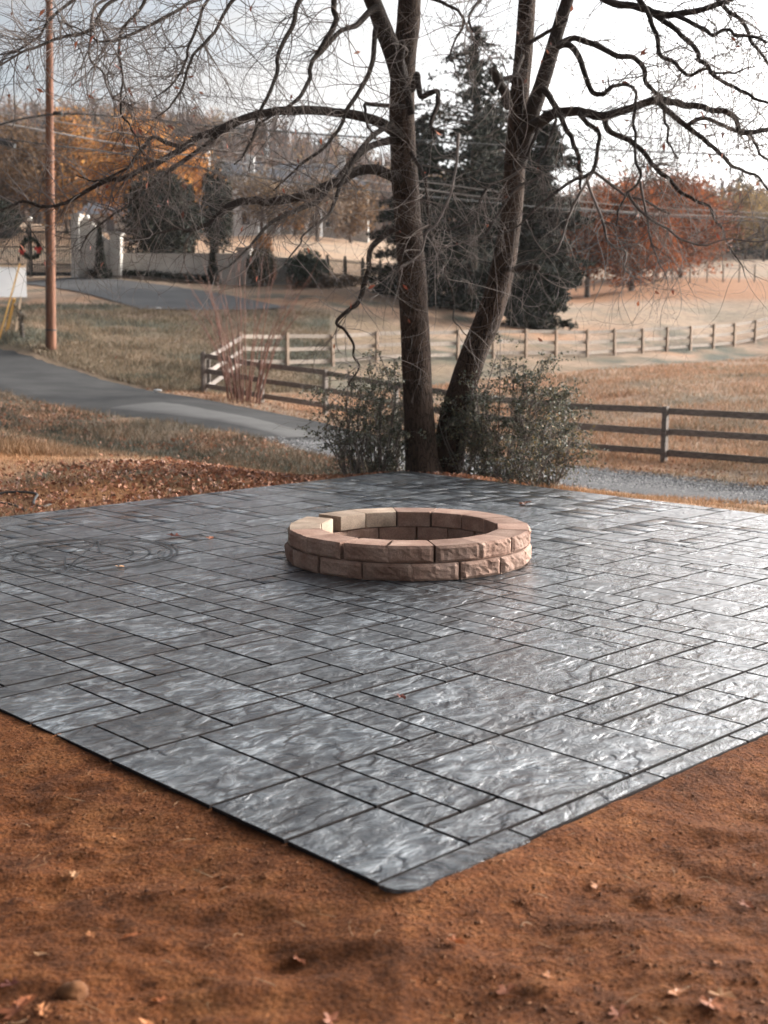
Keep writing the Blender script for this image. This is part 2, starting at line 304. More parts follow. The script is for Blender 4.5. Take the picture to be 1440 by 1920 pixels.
M_wire = simple('black_cable', (0.015, 0.015, 0.015), (0.03, 0.03, 0.03), 3, 0.6)
M_wire2 = simple('bare_aluminium', (0.15, 0.13, 0.12), (0.21, 0.19, 0.175), 3, 0.6, metallic=0.0)
M_red = simple('red_ribbon', (0.45, 0.03, 0.025), (0.55, 0.05, 0.03), 9, 0.6)
M_lumber = simple('new_lumber', (0.42, 0.30, 0.20), (0.55, 0.42, 0.30), 6, 0.8)
M_yellow = simple('yellow_stake', (0.45, 0.24, 0.06), (0.55, 0.33, 0.10), 6, 0.8)
M_hose = simple('hose_rubber', (0.02, 0.02, 0.02), (0.06, 0.055, 0.05), 9, 0.5)
M_globe = simple('lamp_globe', (0.75, 0.72, 0.66), (0.8, 0.78, 0.72), 5, 0.4)

# ------------------------------------------------------------------ terrain height
PN = onplane(755, 1678)[:2]; PB = onplane(755, 882)[:2]                       # near and far corner of the patio
E1 = A([math.sin(math.radians(-44.0)), math.cos(math.radians(-44.0))]); E2 = A([math.sin(math.radians(46.0)), math.cos(math.radians(46.0))])
L1, L2 = float((PB - PN) @ E1), float((PB - PN) @ E2)                         # about 7.9 m square
def pat(a, b): return PN + E1 * a + E2 * b
FB = A([5.82, 26.0]); FT = A([-0.722, 0.692]); FN = A([-0.692, -0.722])       # the roadside fence: a point, its run, its side towards the patio
def rq(x, y): return (x - FB[0]) * FN[0] + (y - FB[1]) * FN[1]
def rs(x, y): return (x - FB[0]) * FT[0] + (y - FB[1]) * FT[1]
ROAD0, ROAD1 = 1.35, 6.05
def edge0(s): t = np.clip((s - 13.0) / 14.0, 0, 1); return ROAD0 - 1.9 * t * t * (3 - 2 * t)      # the road flares on its far side beyond the fence corner
ctrl = []
for px, py, d in [(0, 735, 32.7), (300, 790, 27.9), (450, 815, 26), (610, 858, 24.2), (1440, 945, 17.9), (1440, 917, 22.3), (1440, 885, 24.4), (1247, 868, 26), (1058, 852, 27.8),
                  (604, 775, 33.1), (375, 735, 36.5), (0, 665, 44.4), (112, 662, 44.5), (30, 620, 47), (400, 737, 39), (452, 690, 44), (540, 690, 45.6), (625, 692, 46.5), (857, 682, 50.5),
                  (1098, 672, 56.5), (1246, 663, 60.5), (1409, 653, 65.7), (0, 583, 58), (270, 581, 59), (600, 580, 61), (900, 600, 66), (1200, 582, 78), (1440, 570, 82), (1440, 700, 44), (1200, 720, 41), (700, 590, 62),
                  (60, 521, 75), (160, 522, 73.5), (300, 520, 77), (480, 530, 78), (610, 530, 78), (720, 537, 80), (1090, 555, 100), (1170, 546, 100), (1255, 520, 120), (1440, 492, 160), (1440, 537, 104), (1250, 500, 160),
                  (330, 450, 120), (600, 462, 120), (200, 436, 145), (560, 440, 150), (50, 418, 160), (800, 500, 120), (950, 520, 120), (900, 450, 220), (1300, 450, 230)]:
    ctrl.append(at(px, py, d))
for px, d, z in [(0, 16, -0.07), (0, 20.7, -0.10), (300, 16.9, -0.10), (600, 14.8, -0.10), (0, 26, -0.62), (300, 22, -0.78), (600, 19, -0.70), (900, 17, -0.45), (1150, 15.5, -0.42), (1440, 13.5, -0.30), (1440, 15.5, -0.7),
                 (0, 350, 50), (250, 350, 50), (500, 350, 46), (700, 350, 37), (950, 350, 27), (1200, 350, 25), (1440, 350, 24), (0, 250, 25), (350, 250, 23), (650, 250, 20), (1000, 260, 15), (1440, 240, 13),
                 (0, 600, 60), (500, 600, 52), (1000, 600, 36), (1440, 600, 34), (0, 1200, 50), (720, 1200, 45), (1440, 1200, 40)]:
    x = (px - 720) / FPX * d; ctrl.append(A([x, d, z]))
for px in (-100, 720, 1540):
    for d in (1.2, 2.2, 4.0, 8.0): ctrl.append(A([(px - 720) / FPX * d, d, -0.07]))
for px, d in ((-100, 12), (720, 14)): ctrl.append(A([(px - 720) / FPX * d, d, -0.07]))
ctrl = np.array(ctrl)
def uv(x, y):
    d = np.hypot(x, y); u = np.arctan2(x, np.maximum(y, 1e-6)); return np.clip(u, -0.40, 0.40) * 3.2, np.log(np.maximum(d, 1.0))
def tps_k(r2): return 0.5 * r2 * np.log(r2 + 1e-12)
cu, cv = uv(ctrl[:, 0], ctrl[:, 1]); n = len(ctrl)
Kc = tps_k((cu[:, None] - cu) ** 2 + (cv[:, None] - cv) ** 2) + np.eye(n) * 2e-3
Pm = np.stack([np.ones(n), cu, cv], 1); Am = np.block([[Kc, Pm], [Pm.T, np.zeros((3, 3))]])
sol = np.linalg.solve(Am, np.concatenate([ctrl[:, 2], np.zeros(3)]))
def sstep(a, b, x): t = np.clip((x - a) / (b - a), 0, 1); return t * t * (3 - 2 * t)
def H(x, y):
    x = np.atleast_1d(np.asarray(x, float)); y = np.atleast_1d(np.asarray(y, float)); out = np.empty(x.shape)
    xf, yf, of = x.ravel(), y.ravel(), out.ravel()
    for i in range(0, len(xf), 40000):
        u, v = uv(xf[i:i + 40000], yf[i:i + 40000])
        of[i:i + 40000] = tps_k((u[:, None] - cu) ** 2 + (v[:, None] - cv) ** 2) @ sol[:n] + sol[n] + sol[n + 1] * u + sol[n + 2] * v
    z = of.reshape(x.shape); a = (x - PN[0]) * E1[0] + (y - PN[1]) * E1[1]; b = (x - PN[0]) * E2[0] + (y - PN[1]) * E2[1]
    dp = np.hypot(np.maximum(np.maximum(-a, a - L1), 0), np.maximum(np.maximum(-b, b - L2), 0))    # distance outside the patio
    w = sstep(0.15, 1.6, dp); z = z * w + (-0.075) * (1 - w)
    back = sstep(2.0, 0.0, y); z = z * (1 - back) + (-0.07) * back
    return z
def hz(x, y): return float(H(x, y)[0])
def hit(px, py, d0=4.0, d1=500.0):       # where the pixel's ray meets the terrain
    r = ray(px, py); ds = np.exp(np.linspace(math.log(d0), math.log(d1), 900)); P = A([0, 0, CAM_H]) + r[None] * (ds / r[1])[:, None]
    g = P[:, 2] - H(P[:, 0], P[:, 1]); i = np.argmax(g < 0)
    if g[i] >= 0: i = int(np.argmin(g))
    p = P[i]; return A([p[0], p[1], hz(p[0], p[1])])
def foot(px, d):                         # ground point below a pixel column at distance d
    x = (px - 720) / FPX * d * 1.02; return A([x, d, hz(x, d)])

# ------------------------------------------------------------------ ground sheet
az = np.concatenate([np.linspace(-math.pi, -0.46, 40, endpoint=False), np.linspace(-0.46, 0.46, 230, endpoint=False), np.linspace(0.46, math.pi, 41)])
ld = np.linspace(math.log(0.5), math.log(2500), 430); AZ, LD = np.meshgrid(az, ld); D = np.exp(LD)
GX, GY = D * np.sin(AZ), D * np.cos(AZ); GZ = H(GX, GY)
q, s_ = rq(GX, GY), rs(GX, GY)
GP = v3(GX.ravel(), GY.ravel()).reshape(GX.shape + (3,))
lump = (fbm(GP.reshape(-1, 3), 0.9, 4) * 0.07).reshape(GX.shape)
inroad = (q > edge0(s_) - 0.6) & (q < ROAD1 + 0.6)
pa = (GX - PN[0]) * E1[0] + (GY - PN[1]) * E1[1]; pb = (GX - PN[0]) * E2[0] + (GY - PN[1]) * E2[1]
dp = np.hypot(np.maximum(np.maximum(-pa, pa - L1), 0), np.maximum(np.maximum(-pb, pb - L2), 0))
GZ = GZ + lump * sstep(0.1, 3.0, dp) * sstep(6, 14, D) * np.where(inroad, 0.0, 1.0) - np.where((q > edge0(s_) + 0.15) & (q < ROAD1 - 0.15), 0.05, 0.0)
GZ = np.where((dp < 0.25) & (pa > -0.2), GZ - 0.06, GZ)
soilzone = sstep(9.2, 7.6, GY) * sstep(7, 5, np.abs(GX)); GZ = GZ - 0.10 * soilzone
def mixc(c, c2, w): w = np.clip(w, 0, 1)[..., None]; return c * (1 - w) + A(c2) * w
def gcol(x, y):
    P = v3(x, y); d = np.hypot(x, y); qq, ss = rq(x, y), rs(x, y)
    def N_(sc, o=4): return fbm(P.reshape(-1, 3) + sc * 7, sc, o).reshape(x.shape)
    straw, rust, green, pale, soil, tan = (0.29, 0.20, 0.138), (0.24, 0.105, 0.05), (0.078, 0.080, 0.060), (0.32, 0.24, 0.17), (0.11, 0.046, 0.022), (0.30, 0.172, 0.10)
    c = np.broadcast_to(A(tan), x.shape + (3,)).copy()
    c = mixc(c, straw, 0.5 + 1.6 * N_(0.35)); c = mixc(c, green, 0.9 * (N_(0.5) - 0.02) * 3)
    # lawn beside the patio: orange brown; beyond its crest a greener ditch bank
    lawn = (d < 23) & (qq > ROAD1); c = np.where(lawn[..., None], mixc(mixc(np.broadcast_to(A((0.30, 0.150, 0.068)), c.shape), straw, 0.35 + 1.3 * N_(0.6)), green, 2.2 * (N_(0.8) - 0.12)), c)
    bank = sstep(8.6, 7.2, qq) * (qq > ROAD1 - 1) * (x < 2); gz_ = sstep(13.5, 10.5, qq) * (qq > ROAD1 - 1) * (x < 2) * sstep(15, 18, d)
    c = mixc(c, (0.032, 0.036, 0.028), gz_ * (1.1 + 0.9 * N_(0.7))); c = mixc(c, (0.20, 0.105, 0.055), gz_ * 2.4 * (N_(1.6) - 0.05)); c = mixc(c, straw, 0.35 * bank)
    # rough verge beyond the road, left
    v = (qq < ROAD0) & (ss > 14) & (d < 62); c = np.where(v[..., None], mixc(mixc(np.broadcast_to(A((0.185, 0.132, 0.086)), c.shape), green, 0.45 + 2.4 * N_(0.3)), straw, 2.2 * (N_(0.45) - 0.06)), c)
    # paddock: brown orange, paler and greener farther
    pdk = (qq < ROAD0) & (ss <= 15.3) & (d < 75); c = np.where(pdk[..., None], mixc(mixc(np.broadcast_to(A((0.30, 0.165, 0.098)), c.shape), (0.32, 0.245, 0.18), 0.45 + 1.8 * N_(0.4)), green, 1.9 * (N_(0.6) - 0.10)), c)
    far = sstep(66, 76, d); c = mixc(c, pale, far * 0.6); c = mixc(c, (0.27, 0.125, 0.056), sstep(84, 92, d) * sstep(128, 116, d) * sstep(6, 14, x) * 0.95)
    c = mixc(c, (0.34, 0.20, 0.115), sstep(95, 110, d) * sstep(0, -10, x) * (0.35 + N_(0.08)))
    c = mixc(c, (0.16, 0.105, 0.075), sstep(185, 215, d) + 0.5 * N_(0.05) * sstep(190, 230, d))
    c = mixc(c, soil, sstep(0.45, 0.1, np.hypot(np.maximum(np.maximum(-((x - PN[0]) * E1[0] + (y - PN[1]) * E1[1]), ((x - PN[0]) * E1[0] + (y - PN[1]) * E1[1]) - L1), 0), np.maximum(np.maximum(-((x - PN[0]) * E2[0] + (y - PN[1]) * E2[1]), ((x - PN[0]) * E2[0] + (y - PN[1]) * E2[1]) - L2), 0)) + 0.25 * N_(2.0)))
    c = mixc(c, soil, sstep(8.9, 7.9, y + 0.6 * N_(1.0)) * (d < 20))
    return np.clip(c, 0.01, 1)
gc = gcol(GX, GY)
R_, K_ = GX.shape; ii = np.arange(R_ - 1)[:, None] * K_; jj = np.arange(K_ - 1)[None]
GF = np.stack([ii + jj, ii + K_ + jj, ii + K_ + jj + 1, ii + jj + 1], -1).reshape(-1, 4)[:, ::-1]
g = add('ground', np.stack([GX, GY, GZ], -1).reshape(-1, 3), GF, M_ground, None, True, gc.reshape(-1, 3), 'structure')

# bare soil round the near corner of the patio, with its own relief
def soil_mat():
    m, t, b, N, L = nt('soil'); b.inputs['Roughness'].default_value = 0.95; b.inputs['Specular IOR Level'].default_value = 0.15
    tc = N('ShaderNodeTexCoord')
    n1 = N('ShaderNodeTexNoise', i_Scale=1.3, i_Detail=6, i_Roughness=0.6); n2 = N('ShaderNodeTexNoise', i_Scale=46.0, i_Detail=8, i_Roughness=0.78); n3 = N('ShaderNodeTexNoise', i_Scale=9.0, i_Detail=5)
    for n_ in (n1, n2, n3): L.new(tc.outputs['Object'], n_.inputs['Vector'])
    r = ramp(N, [(0.34, (0.052, 0.018, 0.0065)), (0.52, (0.138, 0.046, 0.014)), (0.68, (0.23, 0.090, 0.031))])
    mx = N('ShaderNodeMath', operation='MULTIPLY_ADD'); mx.inputs[1].default_value = 0.45; L.new(n3.outputs[0], mx.inputs[0]); m1 = N('ShaderNodeMath', operation='MULTIPLY'); m1.inputs[1].default_value = 0.6; L.new(n1.outputs[0], m1.inputs[0]); L.new(m1.outputs[0], mx.inputs[2])
    L.new(mx.outputs[0], r.inputs[0])
    mr = N('ShaderNodeMapRange', i_From_Min=0.36, i_From_Max=0.64, i_To_Min=0.45, i_To_Max=1.6); L.new(n2.outputs[0], mr.inputs[0])
    hv = N('ShaderNodeHueSaturation'); L.new(r.outputs[0], hv.inputs['Color']); L.new(mr.outputs[0], hv.inputs['Value']); L.new(hv.outputs[0], b.inputs['Base Color'])
    vo = N('ShaderNodeTexVoronoi', i_Scale=62.0, i_Randomness=1.0); L.new(tc.outputs['Object'], vo.inputs['Vector'])
    vh = N('ShaderNodeMath', operation='MULTIPLY_ADD'); vh.inputs[1].default_value = -0.55; L.new(vo.outputs['Distance'], vh.inputs[0]); L.new(n2.outputs[0], vh.inputs[2])
    bp = N('ShaderNodeBump', i_Strength=1.0, i_Distance=0.028); L.new(vh.outputs[0], bp.inputs['Height']); L.new(bp.outputs[0], b.inputs['Normal'])
    return m
M_soil = soil_mat()
def soil_z(x, y):
    P = v3(x, y).reshape(-1, 3); z = -0.075 + (fbm(P * A([1, 1.5, 1]), 1.1, 3) * 0.035 + fbm(P * A([1.0, 2.2, 1]), 4.0, 4) * 0.040 + np.abs(fbm(P, 15, 3)) * 0.022).reshape(x.shape)
    a = (x - PN[0]) * E1[0] + (y - PN[1]) * E1[1]; b = (x - PN[0]) * E2[0] + (y - PN[1]) * E2[1]
    ins = np.maximum(np.maximum(-a, a - L1), np.maximum(-b, b - L2)); w = sstep(-0.05, 0.5, ins)
    z = np.where(ins < 0.55, z * w + (-0.012 - 0.002 * sstep(-0.5, 1.5, a - b) + 0.45 * (z + 0.075)) * (1 - w), z)
    z = z - 0.02 * sstep(0.5, 1.4, ins)
    return np.where(ins < -0.06, -0.14, z)
sx = np.arange(-4.6, 4.6, 0.028); sy = np.concatenate([np.arange(0.6, 5.0, 0.020), np.arange(5.0, 9.0, 0.05)]); SX, SY = np.meshgrid(sx, sy)
SZ = soil_z(SX, SY); SZ = SZ - 0.12 * sstep(8.3, 8.9, SY) - 0.1 * sstep(4.3, 4.55, np.abs(SX)) * 1.0
R_, K_ = SX.shape; ii = np.arange(R_ - 1)[:, None] * K_; jj = np.arange(K_ - 1)[None]
SF = np.stack([ii + jj, ii + jj + 1, ii + K_ + jj + 1, ii + K_ + jj], -1).reshape(-1, 4)
add('soil', np.stack([SX, SY, SZ], -1).reshape(-1, 3), SF, M_soil, None, True, None, 'structure')
def szn(x, y): return soil_z(np.atleast_1d(float(x)), np.atleast_1d(float(y)))[0]

# ------------------------------------------------------------------ road, gravel lane, gate drive
def strip(name, mat, s0, s1, q0, q1, step=0.7, wob=0.0, nq=9, up=0.012):
    ss = np.arange(s0, s1, step); qs = np.linspace(0, 1, nq); P = []
    for s in ss:
        w0 = q0 - ROAD0 + float(edge0(s)) + wob * float(fbm(A([[s, 0, 3.0]]), 0.4, 3)[0]); w1 = q1 + wob * float(fbm(A([[s, 9, 5.0]]), 0.4, 3)[0])
        for k in qs: P.append(FB + FT * s + FN * (w0 + (w1 - w0) * k))
    P = np.array(P); z = H(P[:, 0], P[:, 1]); k = np.tile(qs, len(ss)); z = z + up + 0.05 * (1 - (2 * k - 1) ** 2) - 0.06 * (np.abs(2 * k - 1) > 0.99)
    m = len(ss); i = np.arange(m - 1)[:, None] * nq; j = np.arange(nq - 1)[None]
    F = np.stack([i + j, i + j + 1, i + nq + j + 1, i + nq + j], -1).reshape(-1, 4)[:, ::-1]
    return add(name, np.c_[P, z], F, mat, None, True, None, 'structure')
strip('road', M_asphalt, 5.6, 75, ROAD0, ROAD1, wob=0.35)
strip('gravel_lane', M_gravel, -30, 6.2, ROAD0 + 0.25, ROAD1 - 0.1, wob=0.9, up=0.006)
M_apron = simple('worn_asphalt', (0.075, 0.074, 0.073), (0.115, 0.113, 0.111), 0.9, 0.9, 0.5, 0.01, detail=11, spec=0.12)
strip('road_apron', M_apron, 5.8, 12.5, 3.3, ROAD1 - 0.35, wob=0.7, up=0.022)
Lp = [(20, 531), (90, 539), (150, 549), (210, 565), (262, 581)]; Rp = [(137, 521), (225, 526), (315, 537), (420, 553), (545, 579)]
dv = []
for (a, b), (c, d) in zip(Lp, Rp):
    p0, p1 = hit(a, b, 55, 90), hit(c, d, 55, 90)
    for k in np.linspace(0, 1, 6): p = p0 + (p1 - p0) * k; p[2] = hz(p[0], p[1]) + 0.05; dv.append(p)
dv = np.array(dv); i = np.arange(4)[:, None] * 6; j = np.arange(5)[None]
add('drive', dv, np.stack([i + j, i + j + 1, i + 6 + j + 1, i + 6 + j], -1).reshape(-1, 4)[:, ::-1], M_drive, None, True, None, 'structure')

# ------------------------------------------------------------------ patio
def poly_prism(P, z0, z1):
    m = len(P); V = [(*p, z0) for p in P] + [(*p, z1) for p in P]
    return A(V), [list(range(m))[::-1], list(range(m, 2 * m))] + [[i, (i + 1) % m, m + (i + 1) % m, m + i] for i in range(m)]
patio_pts = [pat(0.085 - 0.085 * math.sin(t), 0.085 - 0.085 * math.cos(t)) + A([0, 0.003]) for t in np.linspace(0, math.pi / 2, 8)] + [ pat(0, L2), pat(L1, L2), pat(L1, 0)][::-1]
V, F = poly_prism([p for p in patio_pts], -0.17, -0.012)
M_side = simple('slab_side', (0.05, 0.05, 0.05), (0.12, 0.105, 0.095), 9, 0.9, 0.6)
patio = add('patio', V, [f[::-1] for f in F], M_side, None, False, None, 'structure'); ORG[patio.name] = A([0, 0, 0.0]); patio.data.materials.append(M_slab); patio.data.polygons[1].material_index = 1; patio.data.polygons[0].material_index = 1
BORD = 0.11                                                                   # narrow border strip along the near right edge
rr_ = random.Random(11)
def lines(a, b):
    L_ = [a]
    while L_[-1] < b - 0.1: L_.append(min(L_[-1] + rr_.choice([0.165, 0.19, 0.20, 0.215, 0.245]), b))
    L_[-1] = b; return L_
la, lb = lines(BORD, L1), lines(0.0, L2); na, nb = len(la) - 1, len(lb) - 1; occ = np.zeros((na, nb), bool); stones = []
shapes = [(2, 2), (1, 2), (2, 1), (2, 3), (3, 2), (1, 3), (3, 1), (3, 3), (1, 1)]; wts = [8, 6, 6, 4, 4, 1.6, 1.6, 1.0, 1.0]
for i in range(na):
    for j in range(nb):
        if occ[i, j]: continue
        opts = [(s, w) for s, w in zip(shapes, wts) if i + s[0] <= na and j + s[1] <= nb and not occ[i:i + s[0], j:j + s[1]].any()]
        if not opts: opts = [((1, 1), 1)]
        (u, v) = rr_.choices([o for o, _ in opts], [w for _, w in opts])[0]; occ[i:i + u, j:j + v] = True
        stones.append((la[i], la[i + u], lb[j], lb[j + v]))
t_ = 0.62
while t_ < L2:
    w = rr_.choice([0.62, 0.82, 1.02, 1.23]); stones.append((0.0, BORD, t_, min(t_ + w, L2))); t_ += w
ANG1 = math.atan2(E2[1], E2[0])
stone_cache = {}
def stone_mesh(w, l):
    key = (round(w, 3), round(l, 3))
    if key not in stone_cache:
        g0, ch = 0.0046, 0.003; V = []
        for z, ins in ((-0.014, g0), (-0.004, g0), (0.0, g0 + ch)):
            iw = ins + 0.0028; V += [(-l / 2 + ins, -w / 2 + iw, z), (l / 2 - ins, -w / 2 + iw, z), (l / 2 - ins, w / 2 - iw, z), (-l / 2 + ins, w / 2 - iw, z)]
        F = [[8, 9, 10, 11]]
        for k in (0, 4): F += [[k + i, k + (i + 1) % 4, k + 4 + (i + 1) % 4, k + 4 + i] for i in range(4)]
        me = mesh('paving_stone', V, F, M_stone); me.materials.append(M_slab)
        for p_ in me.polygons: p_.material_index = 0 if p_.index == 0 else 1
        stone_cache[key] = me
    return stone_cache[key]
def shown(st):                            # how large a stone shows: its area over distance cubed, zero outside the view
    c = pat((st[0] + st[1]) / 2, (st[2] + st[3]) / 2); return 0.0 if abs(c[0]) > c[1] * 0.37 else (st[1] - st[0]) * (st[3] - st[2]) / c[1] ** 3
stones.sort(key=shown, reverse=True); rest = MB()
for a0, a1, b0, b1 in stones[300:]:
    me = stone_mesh(a1 - a0, b1 - b0); c = pat((a0 + a1) / 2, (b0 + b1) / 2); V = A([v.co[:] for v in me.vertices]); ca, sa = math.cos(ANG1), math.sin(ANG1)
    rest.put(V @ A([[ca, sa, 0], [-sa, ca, 0], [0, 0, 1]]) + A([c[0], c[1], 0]), [list(p.vertices) for p in me.polygons], A([1.0, 1.0, 1.0]) * rr_.random())
o = rest.add('far_paving_stones', M_stone, patio, kind='stuff'); o.data.materials.append(M_slab); o.data.polygons.foreach_set('material_index', (np.arange(len(o.data.polygons)) % 9 > 0).astype(np.int32))
for a0, a1, b0, b1 in stones[:300]:
    c = pat((a0 + a1) / 2, (b0 + b1) / 2)
    inst('paving_stone', stone_mesh(a1 - a0, b1 - b0), (c[0], c[1], rr_.uniform(-0.0008, 0.0008)), patio, ANG1)

# the rounded near corner stone
arc = [pat(0.085 - 0.085 * math.sin(t), 0.085 - 0.085 * math.cos(t)) for t in np.linspace(0, math.pi / 2, 8)]
cp = arc + [pat(0.0, 0.6162), pat(BORD - 0.004, 0.6162), pat(BORD - 0.004, 0.0)]; V, F = poly_prism(cp, -0.014, 0.0)
o = add('paving_stone', V, F, M_stone, patio); fix(o.data)
# compass rose pressed into the paving
CC = onplane(155, 1040)[:2]; CR = 0.71
compass = bpy.data.objects.new('compass_rose', None); C.objects.link(compass); compass.parent = patio; compass.location = (CC[0], CC[1], 0.0); ORG[compass.name] = A([CC[0], CC[1], 0.0])
NA = math.radians(181)                                                        # the north point lies to the left
def ribbon(P, w, closed=False):
    P = np.asarray(P, float); T = np.roll(P, -1, 0) - np.roll(P, 1, 0) if closed else np.gradient(P, axis=0); T /= np.linalg.norm(T, axis=1)[:, None]
    Nn = np.stack([-T[:, 1], T[:, 0]], 1) * w / 2; m = len(P); V = np.concatenate([np.c_[P + Nn, np.full(m, 0.0035)], np.c_[P - Nn, np.full(m, 0.0035)]])
    r = range(m if closed else m - 1); return V, [[i, m + i, m + (i + 1) % m, (i + 1) % m] for i in r]
def circ(r): th = np.linspace(0, 2 * math.pi, 72, endpoint=False); return CC + r * np.c_[np.cos(th), np.sin(th)]
for r, w in ((CR, 0.016), (CR - 0.045, 0.018), (0.50, 0.018), (0.375, 0.016)): add('ring', *ribbon(circ(r), w, True), M_joint, compass)
def pol(r, a): return CC + r * A([math.cos(a), math.sin(a)])
for k in range(0, 8, 2):
    a = NA + k * math.pi / 4; r = 0.56; ri = 0.15
    mb = MB()
    for sgn in (-1, 1): mb.put(*ribbon([pol(r, a), pol(ri, a + sgn * math.pi / 4)], 0.014))
    if k % 2 == 0: mb.put(*ribbon([pol(r, a), pol(0.02, a)], 0.010))
    mb.add('star_point', M_joint, compass)
for k, word in enumerate(('NORTH', 'WEST', 'SOUTH', 'EAST')):
    a = NA + k * math.pi / 2
    cu_ = bpy.data.curves.new('lettering', 'FONT'); cu_.body = word; cu_.size = 0.105; cu_.align_x = 'CENTER'; cu_.align_y = 'CENTER'; cu_.resolution_u = 2
    tmp = bpy.data.objects.new('lettering', cu_); C.objects.link(tmp); bpy.context.view_layer.update()
    me = bpy.data.meshes.new_from_object(tmp.evaluated_get(bpy.context.evaluated_depsgraph_get())); bpy.data.objects.remove(tmp); me.materials.clear(); me.materials.append(M_joint)
    p = pol(0.582, a); o = inst('lettering', me, (p[0], p[1], 0.0038), compass, a - math.pi / 2)

# ------------------------------------------------------------------ fire pit of split-face blocks
PC = A([0.185, 9.27]); BH = 0.122
pit = thing('fire_pit', 'round fire pit of two courses of tan and brown blocks on stamped patio', 'fire pit', (PC[0], PC[1], 0))
def block_mesh(R, depth, ang, seed):
    r = np.random.default_rng(seed); nx, nz = 13, 7; g = 0.0045; ha = ang / 2; ym = R - depth * 0.5
    cR, cM, cI = R * math.sin(ha) - g, ym * math.sin(ha) - 0.0004, (R - depth) * math.sin(ha) - g; yR, yM, yI = R * math.cos(ha), ym * math.cos(ha), (R - depth) * math.cos(ha)
    V = []; u = np.array([[i / (nx - 1), 0, k / (nz - 1)] for k in range(nz) for i in range(nx)]); nse = fbm(u * A([3.0, 1, 1.3]) + seed * 3.1, 1.7, 5, 0.7) * 0.022 + r.normal(0, 0.0014, len(u))
    for n_, (a, _, c) in enumerate(u):
        edge = min(a, 1 - a, c * 0.5, (1 - c) * 0.5) < 0.02
        V.append((cR * (2 * a - 1), yR + (-0.006 + 0.3 * nse[n_] if edge else 0.008 + nse[n_]) + 0.006 * (1 - (2 * a - 1) ** 2), 0.002 + (BH - 0.004) * c))
    b0 = len(V); ch = r.uniform(0.004, 0.014)
    V += [(-cI, yI, 0.002 + ch * 0.6), (cI, yI, 0.002 + ch * 0.6), (cI, yI, BH - 0.006), (-cI, yI, BH - 0.006)]
    V += [(-cI, yI + 0.006, BH - 0.002), (cI, yI + 0.006, BH - 0.002), (-cI, yI + ch, 0.002), (cI, yI + ch, 0.002)]
    V += [(-cM, yM, 0.002), (cM, yM, 0.002), (-cM, yM, BH - 0.002), (cM, yM, BH - 0.002)]
    F = [[k * nx + i, k * nx + nx + i, k * nx + nx + i + 1, k * nx + i + 1] for k in range(nz - 1) for i in range(nx - 1)]
    top = [(nz - 1) * nx + i for i in range(nx)]; bot = list(range(nx)); a, b, c, d, e, f, gg, hh, mbl, mbr, mtl, mtr = range(b0, b0 + 12)
    lf = [k * nx for k in range(nz)]; rt = [k * nx + nx - 1 for k in range(nz)]
    F += [[a, b, c, d], [d, c, f, e], [e, f, mtr, mtl], [mtl, mtr] + top[::-1], [hh, gg, mbl, mbr], [mbr, mbl] + bot, [gg, hh, b, a]]
    F += [[gg, a, d, e, mtl, mbl], [mbl, mtl] + lf[::-1], [hh, mbr, mtr, f, c, b], [mbr] + rt + [mtr]]
    return mesh('block', V, F, M_block)
M_block2 = block_mat((0.20, 0.145, 0.105), (0.29, 0.215, 0.16), (0.41, 0.325, 0.25))
def course(R, z, depth, start, angs, seed, jit=1.0, pale=()):
    a = start; r = random.Random(seed)
    for k, w in enumerate(angs):
        if w < 0: a += -w; continue
        mid = a + w / 2; me = fix(block_mesh(R, depth, math.radians(w), seed * 100 + k)); th = math.radians(mid)
        dr = r.uniform(-0.006, 0.006) * jit
        if k in pale: me.materials.clear(); me.materials.append(M_block2)
        inst('block', me, (PC[0] + dr * math.sin(th), PC[1] + dr * math.cos(th), z + 0.001), pit, -th + math.radians(r.uniform(-0.9, 0.9) * jit)); a += w
# angles in degrees clockwise from straight away from the camera
course(0.915, 0.0, 0.235, 7, [21.6] * 8 + [22.4] * 5 + [25, 24.6, 25.6], 3)
course(0.900, BH, 0.235, -6.5, [23, -1.0, 23, 21.5, 21.5, 21.5, 21.5, 21.5, 21.5, 21.2, 21.5, 22, 22, 21.5, 21.5, -8.0, 22.4, -1.6, 22.3], 5, pale=(13, 14, 16, 18))

# ------------------------------------------------------------------ loose things on soil and patio
clV, clF, clC = [], [], []
OCT_F = A([[0, 2, 4], [2, 1, 4], [1, 3, 4], [3, 0, 4], [2, 0, 5], [1, 2, 5], [3, 1, 5], [0, 3, 5]]); OCT = A([[1, 0, 0], [-1, 0, 0], [0, 1, 0], [0, -1, 0], [0, 0, 1], [0, 0, -1]], float)
def scatter_soil(nn, ymax=8.5):
    y = 1.3 + (ymax - 1.3) * rng.random(nn) ** 2.1; x = rng.uniform(-0.36, 0.36, nn) * y * 1.1
    a = (x - PN[0]) * E1[0] + (y - PN[1]) * E1[1]; b = (x - PN[0]) * E2[0] + (y - PN[1]) * E2[1]; k = ~((a > -0.01) & (b > -0.01) & (a < L1) & (b < L2))
    return x[k], y[k]
x, y = scatter_soil(170000); nn = len(x); z = soil_z(x, y); sz = 0.0013 * np.exp(rng.exponential(0.52, nn)); sz = np.minimum(sz, 0.0085) * np.where(y > 3.2, 0.85, 1.0)
xn, yn = scatter_soil(40000, 3.0); x, y, z, sz = np.r_[x, xn], np.r_[y, yn], np.r_[z, soil_z(xn, yn)], np.r_[sz, 0.0022 * np.exp(rng.exponential(0.5, len(xn))).clip(1, 3.6)]
keep = vnoise(v3(x, y), 1.6) > 0.25; x, y, z, sz = x[keep], y[keep], z[keep], sz[keep]; nn = len(x)
